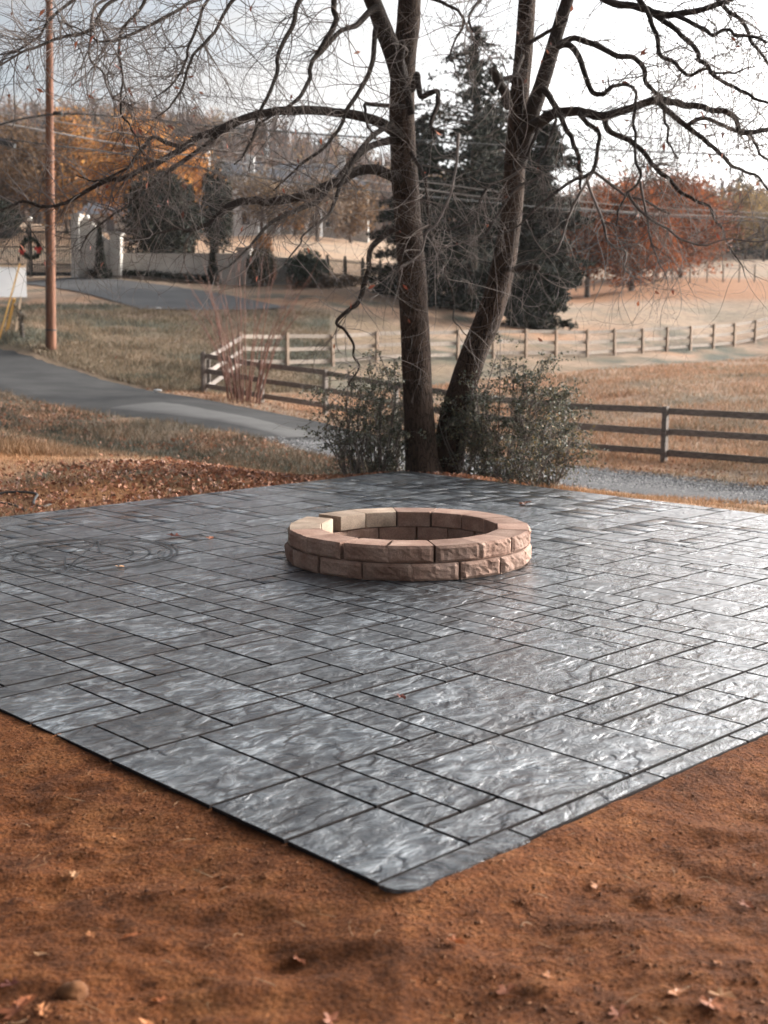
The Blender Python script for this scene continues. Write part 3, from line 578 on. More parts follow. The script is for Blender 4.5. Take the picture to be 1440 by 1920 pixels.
Vc = OCT[None] * sz[:, None, None] * rng.uniform(0.35, 1.35, (nn, 6, 1)) * A([1.2, 1, 0.6]); th = rng.uniform(0, 6.28, nn); ca, sa = np.cos(th)[:, None], np.sin(th)[:, None]
Vc = np.stack([Vc[..., 0] * ca - Vc[..., 1] * sa, Vc[..., 0] * sa + Vc[..., 1] * ca, Vc[..., 2]], -1) + np.stack([x, y, z + sz * 0.1], -1)[:, None]
add('soil_clods', Vc.reshape(-1, 3), (OCT_F[None] + (np.arange(nn) * 6)[:, None, None]).reshape(-1, 3), vcol('clod', 0.95, 0.25, 40), None, False, tint(nn, [(0.10, 0.040, 0.016), (0.07, 0.027, 0.012), (0.14, 0.058, 0.024), (0.20, 0.095, 0.048)], 6, 0.3), 'stuff')
tag(bpy.data.objects['soil_clods'], 'small crumbly red brown soil clods strewn over the bare earth', 'soil')
mb = MB()
x, y = scatter_soil(520, 6.5)
for i in range(len(x)):
    L_ = rng.uniform(0.02, 0.10); a = rng.uniform(0, 6.28); k = rng.normal(0, 0.55); pts = []
    zz = szn(x[i], y[i]) + 0.003; lift = rng.uniform(0, 0.35) * L_
    for t in np.linspace(0, 1, 5): aa = a + k * t; pts.append((x[i] + L_ * t * math.cos(aa), y[i] + L_ * t * math.sin(aa), zz + 0.004 + lift * math.sin(t * 2.2)))
    V, F = tube(pts, [0.0009, 0.001, 0.0009, 0.0008, 0.0004], 3, cap=False); mb.put(V, F, A([(0.30, 0.18, 0.10), (0.22, 0.115, 0.06), (0.36, 0.25, 0.16)][rng.integers(0, 3)]))
o = mb.add('dry_straw', M_blade, kind='stuff'); tag(o, 'thin dry straw and grass bits scattered on the bare earth', 'straw')

LEAFC = [(0.29, 0.092, 0.030), (0.20, 0.062, 0.024), (0.35, 0.14, 0.052), (0.11, 0.030, 0.019), (0.42, 0.23, 0.115)]
def leaf_mesh(seed, size, col, lobed=True):
    r = np.random.default_rng(seed); m = 15; th = np.linspace(-math.pi, math.pi, m, endpoint=False)
    rad = 0.5 + (0.22 * np.cos(5 * th) if lobed else 0) + r.normal(0, 0.05, m); x = np.cos(th) * rad; y = np.sin(th) * rad * (0.85 if lobed else 0.5)
    z = 0.35 * np.abs(y) * r.uniform(0.5, 1.5) + 0.30 * x * x * r.uniform(0.2, 1.4) + r.normal(0, 0.05, m); V = np.c_[x, y, z]; V = np.concatenate([V, [[0, 0, 0.02]], [[-0.95, 0.02, 0.06]]]) * size
    V[:, 2] -= V[:, 2].min() - 0.001
    F = [[i, (i + 1) % m, m] for i in range(m)] + [[0, m + 1, 1]]
    c = np.broadcast_to(A(col), V.shape) * r.uniform(0.8, 1.2, (len(V), 1)); return mesh('fallen_leaf', V, F, M_leaf, False, c)
def leaf_at(px, py, size, z, col, label, group, lobed=True, seed=0):
    p = onplane(px, py, z); zz = szn(p[0], p[1]) + 0.004 if z < -0.02 else z
    o = inst('fallen_leaf', leaf_mesh(seed + int(px * 7 + py), size, col, lobed), (p[0], p[1], zz), None, rot=(rng.uniform(-0.25, 0.25), rng.uniform(-0.2, 0.2), rng.uniform(0, 6.28))); tag(o, label, 'leaf', group)
for px, py, sz_, ci, lab in [(328, 1006, 0.085, 3, 'dark red dry leaf on patio beside the compass rose'), (394, 1010, 0.06, 1, 'small red brown dry leaf on patio between compass rose and fire pit'),
                             (224, 1063, 0.06, 4, 'pale orange dry leaf lying on the compass rose'), (985, 946, 0.12, 1, 'brown dry leaf on patio behind the fire pit'), (750, 1306, 0.05, 3, 'dark curled leaf fragment on wet patio in front of fire pit')]:
    leaf_at(px, py, sz_, 0.004, LEAFC[ci], lab, None)
for px, py, sz_, ci in [(75, 1790, 0.045, 4), (245, 1765, 0.05, 0), (50, 1885, 0.06, 0), (80, 1903, 0.05, 2), (20, 1845, 0.05, 3), (275, 1912, 0.05, 2), (1120, 1672, 0.05, 2), (850, 1793, 0.04, 0), (1030, 1842, 0.035, 2), (1265, 1870, 0.05, 2), (1330, 1895, 0.06, 0),
                        (950, 1865, 0.055, 1), (1350, 1875, 0.05, 4), (1160, 1905, 0.055, 1), (620, 1905, 0.05, 1), (140, 1600 + 55, 0.035, 4), (30, 1900, 0.07, 1), (1345, 1815, 0.04, 2), (820, 1670, 0.045, 2), (300, 1870, 0.035, 0), (170, 1760, 0.03, 2), (1400, 1700, 0.04, 1), (560, 1800, 0.035, 1)]:
    leaf_at(px, py, sz_, -0.085, LEAFC[ci], 'dry red brown leaf lying on the bare soil', 'dry leaves on bare soil', lobed=(px % 2 == 0))
xl, yl = scatter_soil(4200, 3.8); kk = rng.random(len(xl)) < sstep(3.2, 2.0, yl) * (0.25 + 0.9 * vnoise(v3(xl, yl), 1.2)); xl, yl = xl[kk], yl[kk]
V, F = quads(np.stack([xl, yl, soil_z(xl, yl) + 0.006], -1), rng.uniform(0.010, 0.030, len(xl)), 0.6, 0.2); o = add('leaf_bits', V, F, M_leaf, None, False, tint(len(xl), LEAFC, 4, 0.3), 'stuff'); tag(o, 'crumbled bits of dry leaf strewn over the nearest bare soil', 'leaves')
def rock(name, p, size, mat, seed, label, cat):
    bm = bmesh.new(); bmesh.ops.create_icosphere(bm, subdivisions=3, radius=1.0); r = np.random.default_rng(seed)
    P = np.array([v.co[:] for v in bm.verts]); k = 1 + 0.45 * fbm(P + seed, 1.1, 4); P = P * k[:, None] * A(size) + A(p)
    F = [[v.index for v in f.verts] for f in bm.faces]; bm.free(); o = add(name, P, F, mat, None, True); tag(o, label, cat); return o
p = onplane(140, 1868, -0.09); M_clod = simple('clod_earth', (0.085, 0.032, 0.011), (0.17, 0.070, 0.025), 30, 0.95, 0.8, 0.008)
rock('earth_clod', (p[0], p[1], szn(p[0], p[1]) + 0.012), (0.042, 0.036, 0.028), M_clod, 4, 'large ochre clod of earth among leaves on the bare soil', 'clod')

# ------------------------------------------------------------------ bare twin-trunked tree behind the far corner
TD = 15.3
TB = A([*at(812, 895, TD)[:2], 0]); TB[2] = hz(TB[0], TB[1])
tree = thing('bare_tree', 'bare twin-trunked tree with tangled branches at the far patio corner', 'tree', TB)
GROW = []                                                                      # (path, radii) of wood that twigs spring from
def px_path(pts, d0, d1, seg=4, wig=0.0):
    k = len(pts); P = []; R = []
    L_ = np.cumsum([0] + [math.hypot(pts[i + 1][0] - pts[i][0], pts[i + 1][1] - pts[i][1]) for i in range(k - 1)]); L_ = L_ / L_[-1]
    for (px, py, r), t in zip(pts, L_): d = d0 + (d1 - d0) * t; P.append(at(px, py, d)); R.append(r / ppm(d))
    n_ = max(3, (k - 1) * seg + 1); Q = smooth_path(np.c_[P, R], n_); P, R = Q[:, :3], np.maximum(Q[:, 3], 0.002)
    if wig: P = P + fbm(P * 1.0 + 5, 5, 2)[:, None] * A([wig, wig, wig]) * np.linspace(0, 1, n_)[:, None]
    return P, R
def trunk(pts, d0, d1, name='trunk', sides=28, rough=0.07, seg=10, grow=False):
    P, R = px_path(pts, d0, d1, seg)
    if P[0][2] < 0.3: P[0][2] = min(P[0][2], hz(P[0][0], P[0][1]) - 0.12)
    o = add(name, *tube(P, R, sides, rough), M_bark if name == 'trunk' else M_limb, tree, True)
    return P, R
trunk([(800, 905, 40), (792, 870, 33), (785, 760, 28), (779, 640, 27), (774, 540, 26), (766, 430, 25), (757, 300, 24), (753, 200, 23), (757, 110, 22), (766, 40, 21), (768, -60, 19), (764, -220, 15), (772, -400, 10)], TD, TD + 0.2)
trunk([(750, 150, 17), (737, 100, 17), (722, 62, 16), (706, 20, 15), (690, -25, 14), (668, -120, 11), (650, -240, 8)], TD - 0.02, TD - 0.5, 'stem', 20)
trunk([(828, 905, 36), (838, 860, 31), (855, 770, 27), (885, 672, 25), (918, 590, 24), (943, 500, 22), (959, 400, 20), (966, 300, 19), (971, 220, 18), (977, 150, 17), (984, 70, 16), (990, -20, 15), (1000, -160, 12), (1004, -320, 8)], TD + 0.35, TD + 0.6)
trunk([(972, 310, 15), (984, 260, 15), (998, 210, 15), (1014, 165, 14), (1032, 105, 13), (1048, 50, 12), (1064, 0, 11), (1084, -70, 10), (1110, -170, 7)], TD + 0.45, TD - 0.1, 'stem', 20)
limbs = [  # (pixel path with radii, depth at start, depth at tip, how many twigs)
 ([(752, 262, 12), (735, 243, 11), (700, 224, 9), (640, 212, 8.5), (560, 207, 8), (490, 214, 7.5), (440, 231, 7.5), (400, 247, 7), (373, 256, 6.5), (343, 278, 6), (300, 304, 5.5), (240, 330, 5), (190, 345, 4), (110, 386, 3.2), (70, 388, 3), (40, 380, 2.5), (0, 392, 2), (-50, 398, 1.5)], 0, -2.6, 40),
 ([(343, 278, 4), (310, 266, 4), (287, 258, 3.4), (276, 268, 3.2), (250, 300, 3), (233, 320, 2.4), (190, 335, 1.8), (140, 330, 1.2)], -1.6, -2.2, 14),
 ([(440, 232, 5.5), (415, 250, 4.8), (380, 277, 4.4), (330, 312, 4), (290, 340, 3.4), (262, 358, 3), (235, 388, 2.5), (205, 408, 2), (165, 440, 1.3), (150, 470, .8)], -1.1, -1.6, 20),
 ([(752, 340, 12), (735, 330, 10), (700, 318, 9), (670, 321, 9), (640, 338, 9), (600, 356, 8.5), (560, 371, 8), (510, 380, 7.5), (460, 379, 7), (430, 388, 7), (405, 408, 6), (380, 425, 4), (330, 432, 3), (280, 440, 2), (230, 470, 1)], 0, -1.8, 26),
 ([(745, 258, 8), (725, 265, 7), (690, 277, 6), (662, 300, 6), (640, 328, 5.5), (618, 352, 5), (590, 382, 5), (545, 400, 4.5), (505, 420, 3.5), (470, 460, 2.6), (440, 490, 1.8), (400, 515, 1)], 0, -2.6, 22),
 ([(735, 232, 6), (705, 250, 5), (680, 275, 4.5), (655, 318, 4.2), (640, 345, 4), (618, 400, 3), (570, 440, 2), (540, 490, 1.2)], -0.1, -3.0, 12),
 ([(706, 15, 8), (693, 22, 6), (670, 46, 5), (650, 54, 4.5), (634, 62, 4.5), (608, 92, 4.3), (584, 116, 4.2), (576, 150, 4), (566, 178, 3.6), (541, 199, 3.2), (510, 216, 2.5), (487, 232, 2), (462, 270, 1.4)], -0.3, -1.8, 16),
 ([(712, 40, 6), (703, 60, 5), (700, 108, 4.6), (690, 140, 4.4), (676, 168, 4.2), (655, 200, 4), (642, 232, 3.6), (620, 262, 3), (600, 284, 2.8), (574, 300, 2.6), (550, 322, 2), (510, 360, 1.4)], -0.2, -1.4, 16),
 ([(640, -60, 6), (600, -30, 5), (563, 0, 4.5), (548, 47, 4.2), (527, 92, 4), (522, 132, 3.6), (505, 175, 3.2), (488, 212, 3), (470, 262, 2.6), (455, 292, 2), (430, 316, 1.3)], -0.6, -2.2, 16),
 ([(668, -120, 7), (640, -50, 6), (626, 0, 5.4), (631, 34, 5), (612, 80, 4.6), (584, 116, 4)], -0.4, -0.9, 6),
 ([(752, 425, 7), (735, 432, 6), (713, 448, 5.4), (694, 470, 5), (688, 515, 4.8), (672, 566, 4.6), (655, 580, 4), (628, 606, 3.2), (642, 618, 2.8), (660, 641, 2.5), (663, 667, 2.1), (672, 690, 1.8), (655, 720, 1.6), (663, 735, 1)], 0, -0.7, 9),
 ([(768, 170, 6), (777, 160, 6), (781, 140, 6.4), (786, 160, 5.6), (790, 180, 5.4), (805, 176, 4.8), (818, 175, 4.4), (820, 195, 4.6), (812, 218, 4), (815, 236, 4), (832, 247, 3)], 0.0, -0.7, 2),
 ([(772, 215, 7), (766, 190, 6.5), (756, 150, 6.5), (754, 115, 6.5), (757, 82, 6), (758, 72, 5)], -0.15, -0.22, 0),
 ([(757, 200, 5), (720, 197, 4), (687, 194, 3.5), (684, 215, 2.6), (690, 240, 2), (705, 260, 1.2)], -0.1, -0.9, 4),
 ([(985, 245, 12), (1010, 231, 11), (1039, 214, 9), (1075, 209, 8.5), (1105, 213, 8), (1133, 217, 8), (1173, 206, 7.5), (1234, 191, 7), (1281, 197, 6.2), (1339, 204, 5.5), (1375, 217, 5), (1385, 235, 4.6), (1394, 249, 4.4), (1440, 245, 4), (1500, 262, 3)], 0.3, -1.9, 34),
 ([(1234, 191, 5.5), (1259, 216, 5), (1288, 236, 4.8), (1317, 260, 4.4), (1353, 296, 3.6), (1390, 320, 3), (1430, 345, 2.2), (1480, 380, 1.4)], -0.9, -1.8, 18),
 ([(1288, 236, 4.2), (1305, 225, 4), (1325, 221, 3.8), (1350, 232, 3.6), (1378, 247, 3.6), (1394, 250, 3.4), (1415, 275, 3), (1450, 310, 2), (1490, 330, 1)], -1.2, -0.8, 12),
 ([(1040, 92, 7), (1057, 79, 6), (1079, 72, 5.5), (1111, 83, 5.2), (1155, 106, 5), (1187, 108, 4.8), (1209, 130, 4.6), (1209, 152, 4.2), (1222, 172, 4), (1238, 194, 3.6), (1250, 240, 2.5), (1270, 300, 1.6)], 0.0, -1.0, 18),
 ([(1035, 100, 6.5), (1050, 86, 6), (1070, 86, 5.8), (1085, 108, 5.4), (1097, 140, 5), (1106, 160, 4.8), (1118, 172, 4.6), (1134, 172, 4.4), (1150, 161, 3.6), (1172, 164, 3.2), (1190, 180, 3), (1189, 240, 2.8), (1193, 300, 2.6), (1196, 342, 2.4), (1176, 362, 2), (1160, 400, 1.5), (1150, 430, 1)], -0.1, -1.6, 14),
 ([(1090, -80, 8), (1110, -30, 7.5), (1137, 0, 7), (1187, 14, 6.6), (1227, 25, 6.4), (1267, 29, 6), (1310, 18, 5.4), (1346, 7, 5), (1390, -8, 4.4), (1450, -20, 3)], -0.2, -2.0, 22),
 ([(1190, -10, 5), (1212, 18, 4.4), (1228, 60, 4.2), (1238, 102, 4), (1262, 114, 3.6), (1288, 140, 3.2), (1320, 134, 2.6), (1370, 138, 2), (1420, 120, 1.2)], -1.0, -2.2, 14),
 ([(1227, 28, 5), (1270, 58, 4.6), (1308, 95, 4.2), (1314, 118, 4), (1345, 145, 3.6), (1400, 170, 3), (1445, 198, 2.4)], -1.0, -2.6, 14),
 ([(1267, 29, 4.4), (1300, 45, 4), (1335, 62, 3.6), (1360, 55, 3), (1390, 62, 2.8), (1440, 75, 2)], -1.4, -2.6, 12),
 ([(1330, -20, 4.4), (1360, 15, 4), (1395, 40, 3.6), (1412, 75, 3.2), (1430, 115, 2.6), (1460, 150, 2)], -1.6, -2.0, 10),
 ([(1133, 217, 6), (1140, 245, 5.2), (1165, 258, 5), (1190, 272, 4.8), (1214, 296, 4.4), (1234, 318, 4), (1266, 350, 3.6), (1310, 381, 2.8), (1345, 420, 2.2), (1380, 470, 1.5), (1400, 520, .8)], -0.3, -1.6, 22),
 ([(1020, 165, 6), (1036, 190, 5.5), (1055, 225, 5), (1072, 258, 4.6), (1084, 290, 4.2), (1088, 322, 3.8), (1092, 350, 2)], 0.2, -0.7, 6),
 ([(1085, 212, 4.6), (1102, 232, 4.2), (1122, 250, 4), (1120, 280, 3.8), (1112, 320, 3.6), (1085, 334, 3.2), (1062, 345, 3), (1030, 372, 2.6), (1005, 390, 2.4), (962, 432, 1.8), (905, 446, 1.2)], -0.2, -1.3, 14),
 ([(1112, 321, 3), (1095, 350, 2.8), (1075, 388, 2.6), (1056, 432, 2.2), (1046, 470, 1.6), (1020, 485, 1)], -0.5, -1.0, 6),
 ([(1112, 321, 3), (1140, 340, 2.8), (1170, 364, 2.6), (1200, 372, 2.4), (1245, 388, 2.2), (1260, 400, 1.6)], -0.5, -1.3, 8),
 ([(1100, 335, 3), (1112, 372, 2.8), (1130, 410, 2.6), (1142, 450, 2.4), (1170, 475, 2), (1176, 510, 1.6), (1200, 522, 1)], -0.6, -1.4, 10),
 ([(1176, 360, 2.8), (1200, 395, 2.6), (1250, 430, 2.2), (1300, 460, 2), (1350, 452, 1.6), (1440, 449, 1.4), (1500, 440, 1)], -1.2, -2.0, 12),
 ([(1200, 340, 2.6), (1212, 400, 2.4), (1222, 460, 2), (1240, 500, 1.4), (1250, 540, .8)], -1.2, -1.6, 6),
 ([(860, 250, 3), (855, 315, 2.6), (845, 360, 2.4), (820, 417, 2.2), (797, 440, 2.2), (785, 478, 2), (749, 503, 1.8), (731, 496, 1.2)], -0.7, -1.2, 8),
 ([(1010, 240, 3.4), (985, 300, 3), (960, 330, 2.8), (920, 345, 2.4), (900, 380, 2.2), (885, 418, 2), (850, 425, 1.6), (820, 435, 1)], -0.3, -1.4, 10),
 ([(1043, 224, 3.2), (1027, 270, 3), (1011, 303, 2.8), (1008, 334, 2.8), (963, 358, 2.6), (910, 440, 2.2), (895, 447, 1.4)], -0.4, -1.5, 8),
 ([(770, 285, 4), (795, 330, 3), (800, 380, 2.6), (812, 440, 2.6), (830, 500, 2.2), (845, 540, 1.8), (850, 600, 1.2), (880, 640, 1)], -0.2, -0.9, 8),
 ([(955, 200, 9), (948, 178, 9), (935, 152, 8.5), (922, 131, 8)], 0.35, 0.1, 0),
 ([(945, 505, 6), (965, 506, 6), (985, 502, 6), (1004, 508, 5.5)], 0.3, -0.1, 1),
 ([(980, 105, 4), (965, 140, 3.4), (942, 150, 3), (936, 165, 2)], 0.4, -0.2, 3),
 ([(985, 85, 4), (1010, 70, 3.6), (1036, 55, 3), (1060, 40, 2.4)], 0.3, -0.6, 4),
 ([(560, -60, 5), (470, -25, 4), (367, 0, 3.4), (333, 20, 3.2), (277, 50, 3), (233, 70, 2.6), (200, 78, 2.2), (150, 66, 1.6), (110, 40, 1)], -1.0, -3.4, 24),
 ([(480, -70, 5), (350, -40, 4), (213, 0, 3.4), (170, 55, 3), (100, 76, 2.6), (40, 100, 2.2), (0, 122, 1.8), (-50, 140, 1)], -1.4, -4.0, 24),
 ([(560, -40, 4.6), (490, -20, 4), (437, 0, 3.4), (400, 62, 3), (362, 105, 2.8), (346, 150, 2.4), (330, 190, 1.8), (300, 215, 1)], -1.0, -2.6, 18),
 ([(620, -80, 4.6), (500, -50, 4), (400, -10, 3), (366, 55, 2.8), (350, 110, 2.4), (320, 160, 1.8), (280, 190, 1)], -1.2, -2.0, 16),
 ([(420, -60, 4), (300, -30, 3.4), (260, 20, 2.8), (228, 60, 2.6), (228, 120, 2.2), (232, 195, 2), (250, 240, 1.6), (280, 285, 1)], -1.8, -3.0, 16),
 ([(260, -60, 4), (170, -20, 3.2), (100, 30, 2.6), (70, 70, 2.2), (20, 100, 1.6), (-30, 105, 1)], -2.0, -3.6, 16),
 ([(250, -20, 3.2), (180, 10, 2.8), (170, 60, 2.4), (180, 120, 2), (230, 185, 1.6), (260, 230, 1)], -2.2, -3.0, 12),
 ([(700, -60, 5), (740, -20, 4), (830, 5, 3), (870, 40, 2.4), (850, 80, 2), (840, 120, 1.2)], -0.4, -1.8, 12),
 ([(1000, -60, 5), (940, -20, 4), (900, 0, 3), (880, 40, 2.2), (905, 70, 1.6), (930, 80, 1)], 0.4, -1.4, 12),
]
for pts, a, b, nt_ in limbs:
    P, R = px_path(pts, TD + a, TD + b, 6, 0.09)
    add('limb' if R[0] > 0.022 else 'branch', *tube(P, R, 9 if R[0] > 0.02 else 6, 0.12 if R[0] > 0.02 else 0.0), M_limb if R[0] > 0.02 else M_twig, tree, True)
    GROW.append((P, R, nt_))
# fine twigs springing off every limb, arching and drooping
tw = MB(); tips = []
TWV, TWF, tn = [], [], 0
def twig(p, d, L_, r, lev):
    global tn
    m = max(5, int(L_ / 0.055)); pts = [p]; cur = rng.normal(0, 1, 3) * 0.5; q_ = p.copy(); d = d / np.linalg.norm(d); st = L_ / (m - 1)
    for i in range(m - 1):
        cur = cur * 0.8 + rng.normal(0, 1, 3) * 0.45; d = d + cur * 0.17 + A([0, 0, -0.035]); d /= np.linalg.norm(d); q_ = q_ + d * st; pts.append(q_)
    P = np.array(pts); R = np.linspace(r, max(r * 0.35, 0.0011), m); V, F = tube(P, R, 3, cap=False)
    TWV.append(V); TWF.append(F + tn); tn += len(V)
    if lev < 2:
        for _ in range(rng.integers(1, 4) if lev else rng.integers(2, 5)):
            i = rng.integers(1, m - 1); dd = (P[i + 1] - P[i]); dd /= np.linalg.norm(dd); pr = rng.normal(size=3); pr -= dd * (pr @ dd); pr /= np.linalg.norm(pr)
            twig(P[i], dd * 0.75 + pr * 0.8, L_ * rng.uniform(0.35, 0.7), R[i] * 0.7, lev + 1)
    else: tips.append(P[-1])
for P, R, nt_ in GROW:
    for _ in range(int(nt_ * 2.0)):
        i = int(len(P) * (0.2 + 0.79 * rng.random())); i = min(max(i, 1), len(P) - 2); dd = P[i + 1] - P[i]; dd /= np.linalg.norm(dd) + 1e-9
        pr = rng.normal(size=3); pr -= dd * (pr @ dd); pr /= np.linalg.norm(pr) + 1e-9; pr[2] += 0.15
        twig(P[i], dd * 0.7 + pr * 0.9, rng.uniform(0.3, 1.35), min(R[i] * 0.6, rng.uniform(0.0035, 0.0085)), 0)
add('twigs', np.concatenate(TWV), np.concatenate(TWF), M_twig, tree, False, None, 'stuff')
tp = np.array(tips); tp = tp[rng.permutation(len(tp))[:170]]; V, F = quads(tp - A([0, 0, 0.03]), rng.uniform(0.05, 0.11, len(tp)), 0.38, -0.9)
add('dead_leaves', V, F, M_leaf, tree, False, tint(len(tp), [(0.22, 0.055, 0.03), (0.16, 0.05, 0.03), (0.30, 0.10, 0.05)], 4), 'stuff')

# ------------------------------------------------------------------ leafy shrubs round the trunks
def shrub(label, c, rx, ry, h, nst, nl, cols, seed):
    r = np.random.default_rng(seed); base = A([c[0], c[1], hz(c[0], c[1])]); t = thing('leafy_shrub', label, 'shrub', base, 'shrubs round the bare tree')
    mb = MB(); LP = []
    for k in range(nst):
        a = r.uniform(0, 6.28); rad = math.sqrt(r.random()); ex, ey = rx * rad * math.cos(a), ry * rad * math.sin(a); hh = h * r.uniform(0.5, 1.05) * (1.12 - 0.55 * rad)
        b0 = base + A([ex * 0.35 + r.normal(0, 0.08), ey * 0.35 + r.normal(0, 0.08), -0.05]); b0[2] = hz(b0[0], b0[1]) - 0.04
        tip = base + A([ex * 1.15, ey * 1.15, hh]); mid = (b0 + tip) / 2 + A([ex * 0.10, ey * 0.10, hh * 0.12]) + r.normal(0, 0.10, 3)
        P = smooth_path([b0, mid, tip, tip + A([ex * 0.15, ey * 0.15, -hh * 0.04])], 12); mb.put(*tube(P, np.linspace(0.009, 0.0025, 12), 4, cap=False))
        for _ in range(9):
            i = r.integers(1, 12); d = r.normal(0, 1, 3) * A([1, 1, 0.5]); d /= np.linalg.norm(d); L_ = r.uniform(0.12, 0.42); Q = smooth_path([P[i], P[i] + d * L_ * 0.5 + A([0, 0, 0.03]), P[i] + d * L_ + A([0, 0, -0.02])], 7)
            mb.put(*tube(Q, np.linspace(0.0028, 0.0012, 7), 3, cap=False))
            n_ = max(3, int(nl / (nst * 8))); u = r.random(n_); j = np.minimum((u * 6).astype(int), 5); LP.append(Q[j] + (Q[j + 1] - Q[j]) * (u * 6 - j)[:, None] + r.normal(0, 0.022, (n_, 3)))
    mb.add('stems', M_twig, t)
    LP = np.concatenate(LP); LP = LP[LP[:, 2] > H(LP[:, 0], LP[:, 1]) + 0.02]; V, F = quads(LP, r.uniform(0.026, 0.052, len(LP)), 0.5)
    add('foliage', V, F, M_leaf, t, False, tint(len(LP), cols, 4, 0.35))
GR = [(0.062, 0.070, 0.050), (0.040, 0.048, 0.036), (0.092, 0.100, 0.072), (0.12, 0.105, 0.060)]
def sh(px, d): x = (px - 720) / FPX * d; return (x, d)
shrub('grey green leafy shrub left of the trunks, over the road edge', sh(700, 15.6), 0.62, 0.5, 1.55, 40, 5200, GR, 1)
shrub('low grey green shrub between the bases of the two trunks', sh(872, 15.5), 0.42, 0.24, 1.2, 24, 2900, GR, 2)
shrub('tallest grey green shrub right of the leaning trunk', sh(955, 15.7), 0.80, 0.5, 1.95, 66, 10500, GR, 3)
shrub('thin trailing shrub with yellowing leaves beside the gravel lane', sh(1015, 14.1), 0.42, 0.3, 0.8, 24, 2300, GR + [(0.20, 0.14, 0.06)], 4)
shrub('narrow leafy shrub filling the gap left of the upright trunk', sh(742, 16.1), 0.32, 0.3, 1.45, 22, 2300, GR, 6)
shrub('sparse low shrub with bare stems left of the trunks at patio edge', sh(655, 15.3), 0.28, 0.3, 1.0, 16, 1000, GR, 5)

# ------------------------------------------------------------------ paddock fences: posts and three rails
def fence(label, pts, hgt, group, rails=(0.92, 0.55, 0.18), rail_h=0.14, side=0.07, post=0.115, ext=None, wood=None):
    t = thing('paddock_fence', label, 'fence', pts[0], group); k = len(pts)
    d0 = A(pts[-1][:2]) - A(pts[0][:2]); ang = math.atan2(d0[1], d0[0])
    for i, p in enumerate(pts):
        a = A(pts[min(i + 1, k - 1)][:2]) - A(pts[max(i - 1, 0)][:2]); ang = math.atan2(a[1], a[0]); hh = hgt * rng.uniform(0.97, 1.04)
        V, F = box((0, 0, (hh - 0.2) / 2), (post, post, hh + 0.2)); V[4:, :2] *= 0.9
        me = mesh('post', V, F, M_wood if wood is None else M_wood2); inst('post', me, p, t, rot=(rng.normal(0, 0.012), rng.normal(0, 0.012), ang))
    for i in range(k - 1):
        p, q = A(pts[i]), A(pts[i + 1]); d = (q - p)[:2]; d /= np.linalg.norm(d); nrm = A([-d[1], d[0], 0]) * side
        for r in rails:
            e = rng.normal(0, 0.012, 2); V, F = beam(p + nrm + A([-d[0] * 0.02, -d[1] * 0.02, r * hgt + e[0]]), q + nrm + A([-d[0] * 0.03, -d[1] * 0.03, r * hgt + e[1]]), 0.032, rail_h * rng.uniform(0.93, 1.05)); add('rail', V, F, wood or M_wood, t)
    return t
fp = []
for s in np.arange(-8 * 2.55 + 15.3 - 7.65, 15.31, 2.55):
    p = FB + FT * s; fp.append((p[0], p[1], hz(p[0], p[1])))
fence('grey shaded three-rail board fence along the gravel lane and road', fp, 1.17, 'paddock fences', side=-0.075)
cpt = fp[-1]; sp = [cpt]
for d, px in ((38.9, 399), (41.4, 424)): p = foot(px, d); sp.append(tuple(p))
far = [(452, 44.0), (540, 45.6), (625, 47.0), (707, 48.6), (784, 50.0), (857, 51.5), (924, 53.0), (984, 54.2), (1040, 55.4), (1098, 56.8), (1149, 58.2), (1201, 59.7), (1246, 61.2), (1290, 62.7), (1332, 64.3), (1371, 65.8), (1409, 67.3), (1446, 68.8), (1482, 70.4)]
ffp = [tuple(A([(px - 720) / FPX * d * 1.0, d, 0])) for px, d in far]; ffp = [(x, y, hz(x, y)) for x, y, _ in ffp]
sp.append(ffp[0]); fence('short return of board fence between the roadside corner and the far run', sp, 1.17, 'paddock fences', side=-0.075)
fence('pale sunlit three-rail fence at the far side of the paddock', ffp, 1.22, 'paddock fences', side=0.075, wood=M_pale)

# thin posts and wire far up the field
wp = [(1012, 104), (1040, 104.5), (1068, 105), (1100, 105.5), (1140, 106), (1172, 106.5), (1206, 107), (1241, 107.5), (1273, 108), (1304, 108.5), (1333, 109), (1362, 109.5), (1390, 110), (1417, 110.5), (1444, 111)]
P_ = [foot(px, d) for px, d in wp]; t = thing('wire_fence', 'thin post and wire fence crossing the upper field under rust trees', 'fence', P_[0])
pm = mesh('post', *tube([(0, 0, -0.2), (0, 0, 1.55)], 0.055, 6), M_bark_far)
for p in P_: inst('post', pm, p, t)
for hh in (0.5, 0.95, 1.4): add('wire', *tube([p + A([0, 0, hh]) for p in P_], 0.007, 3), M_wire2, t)

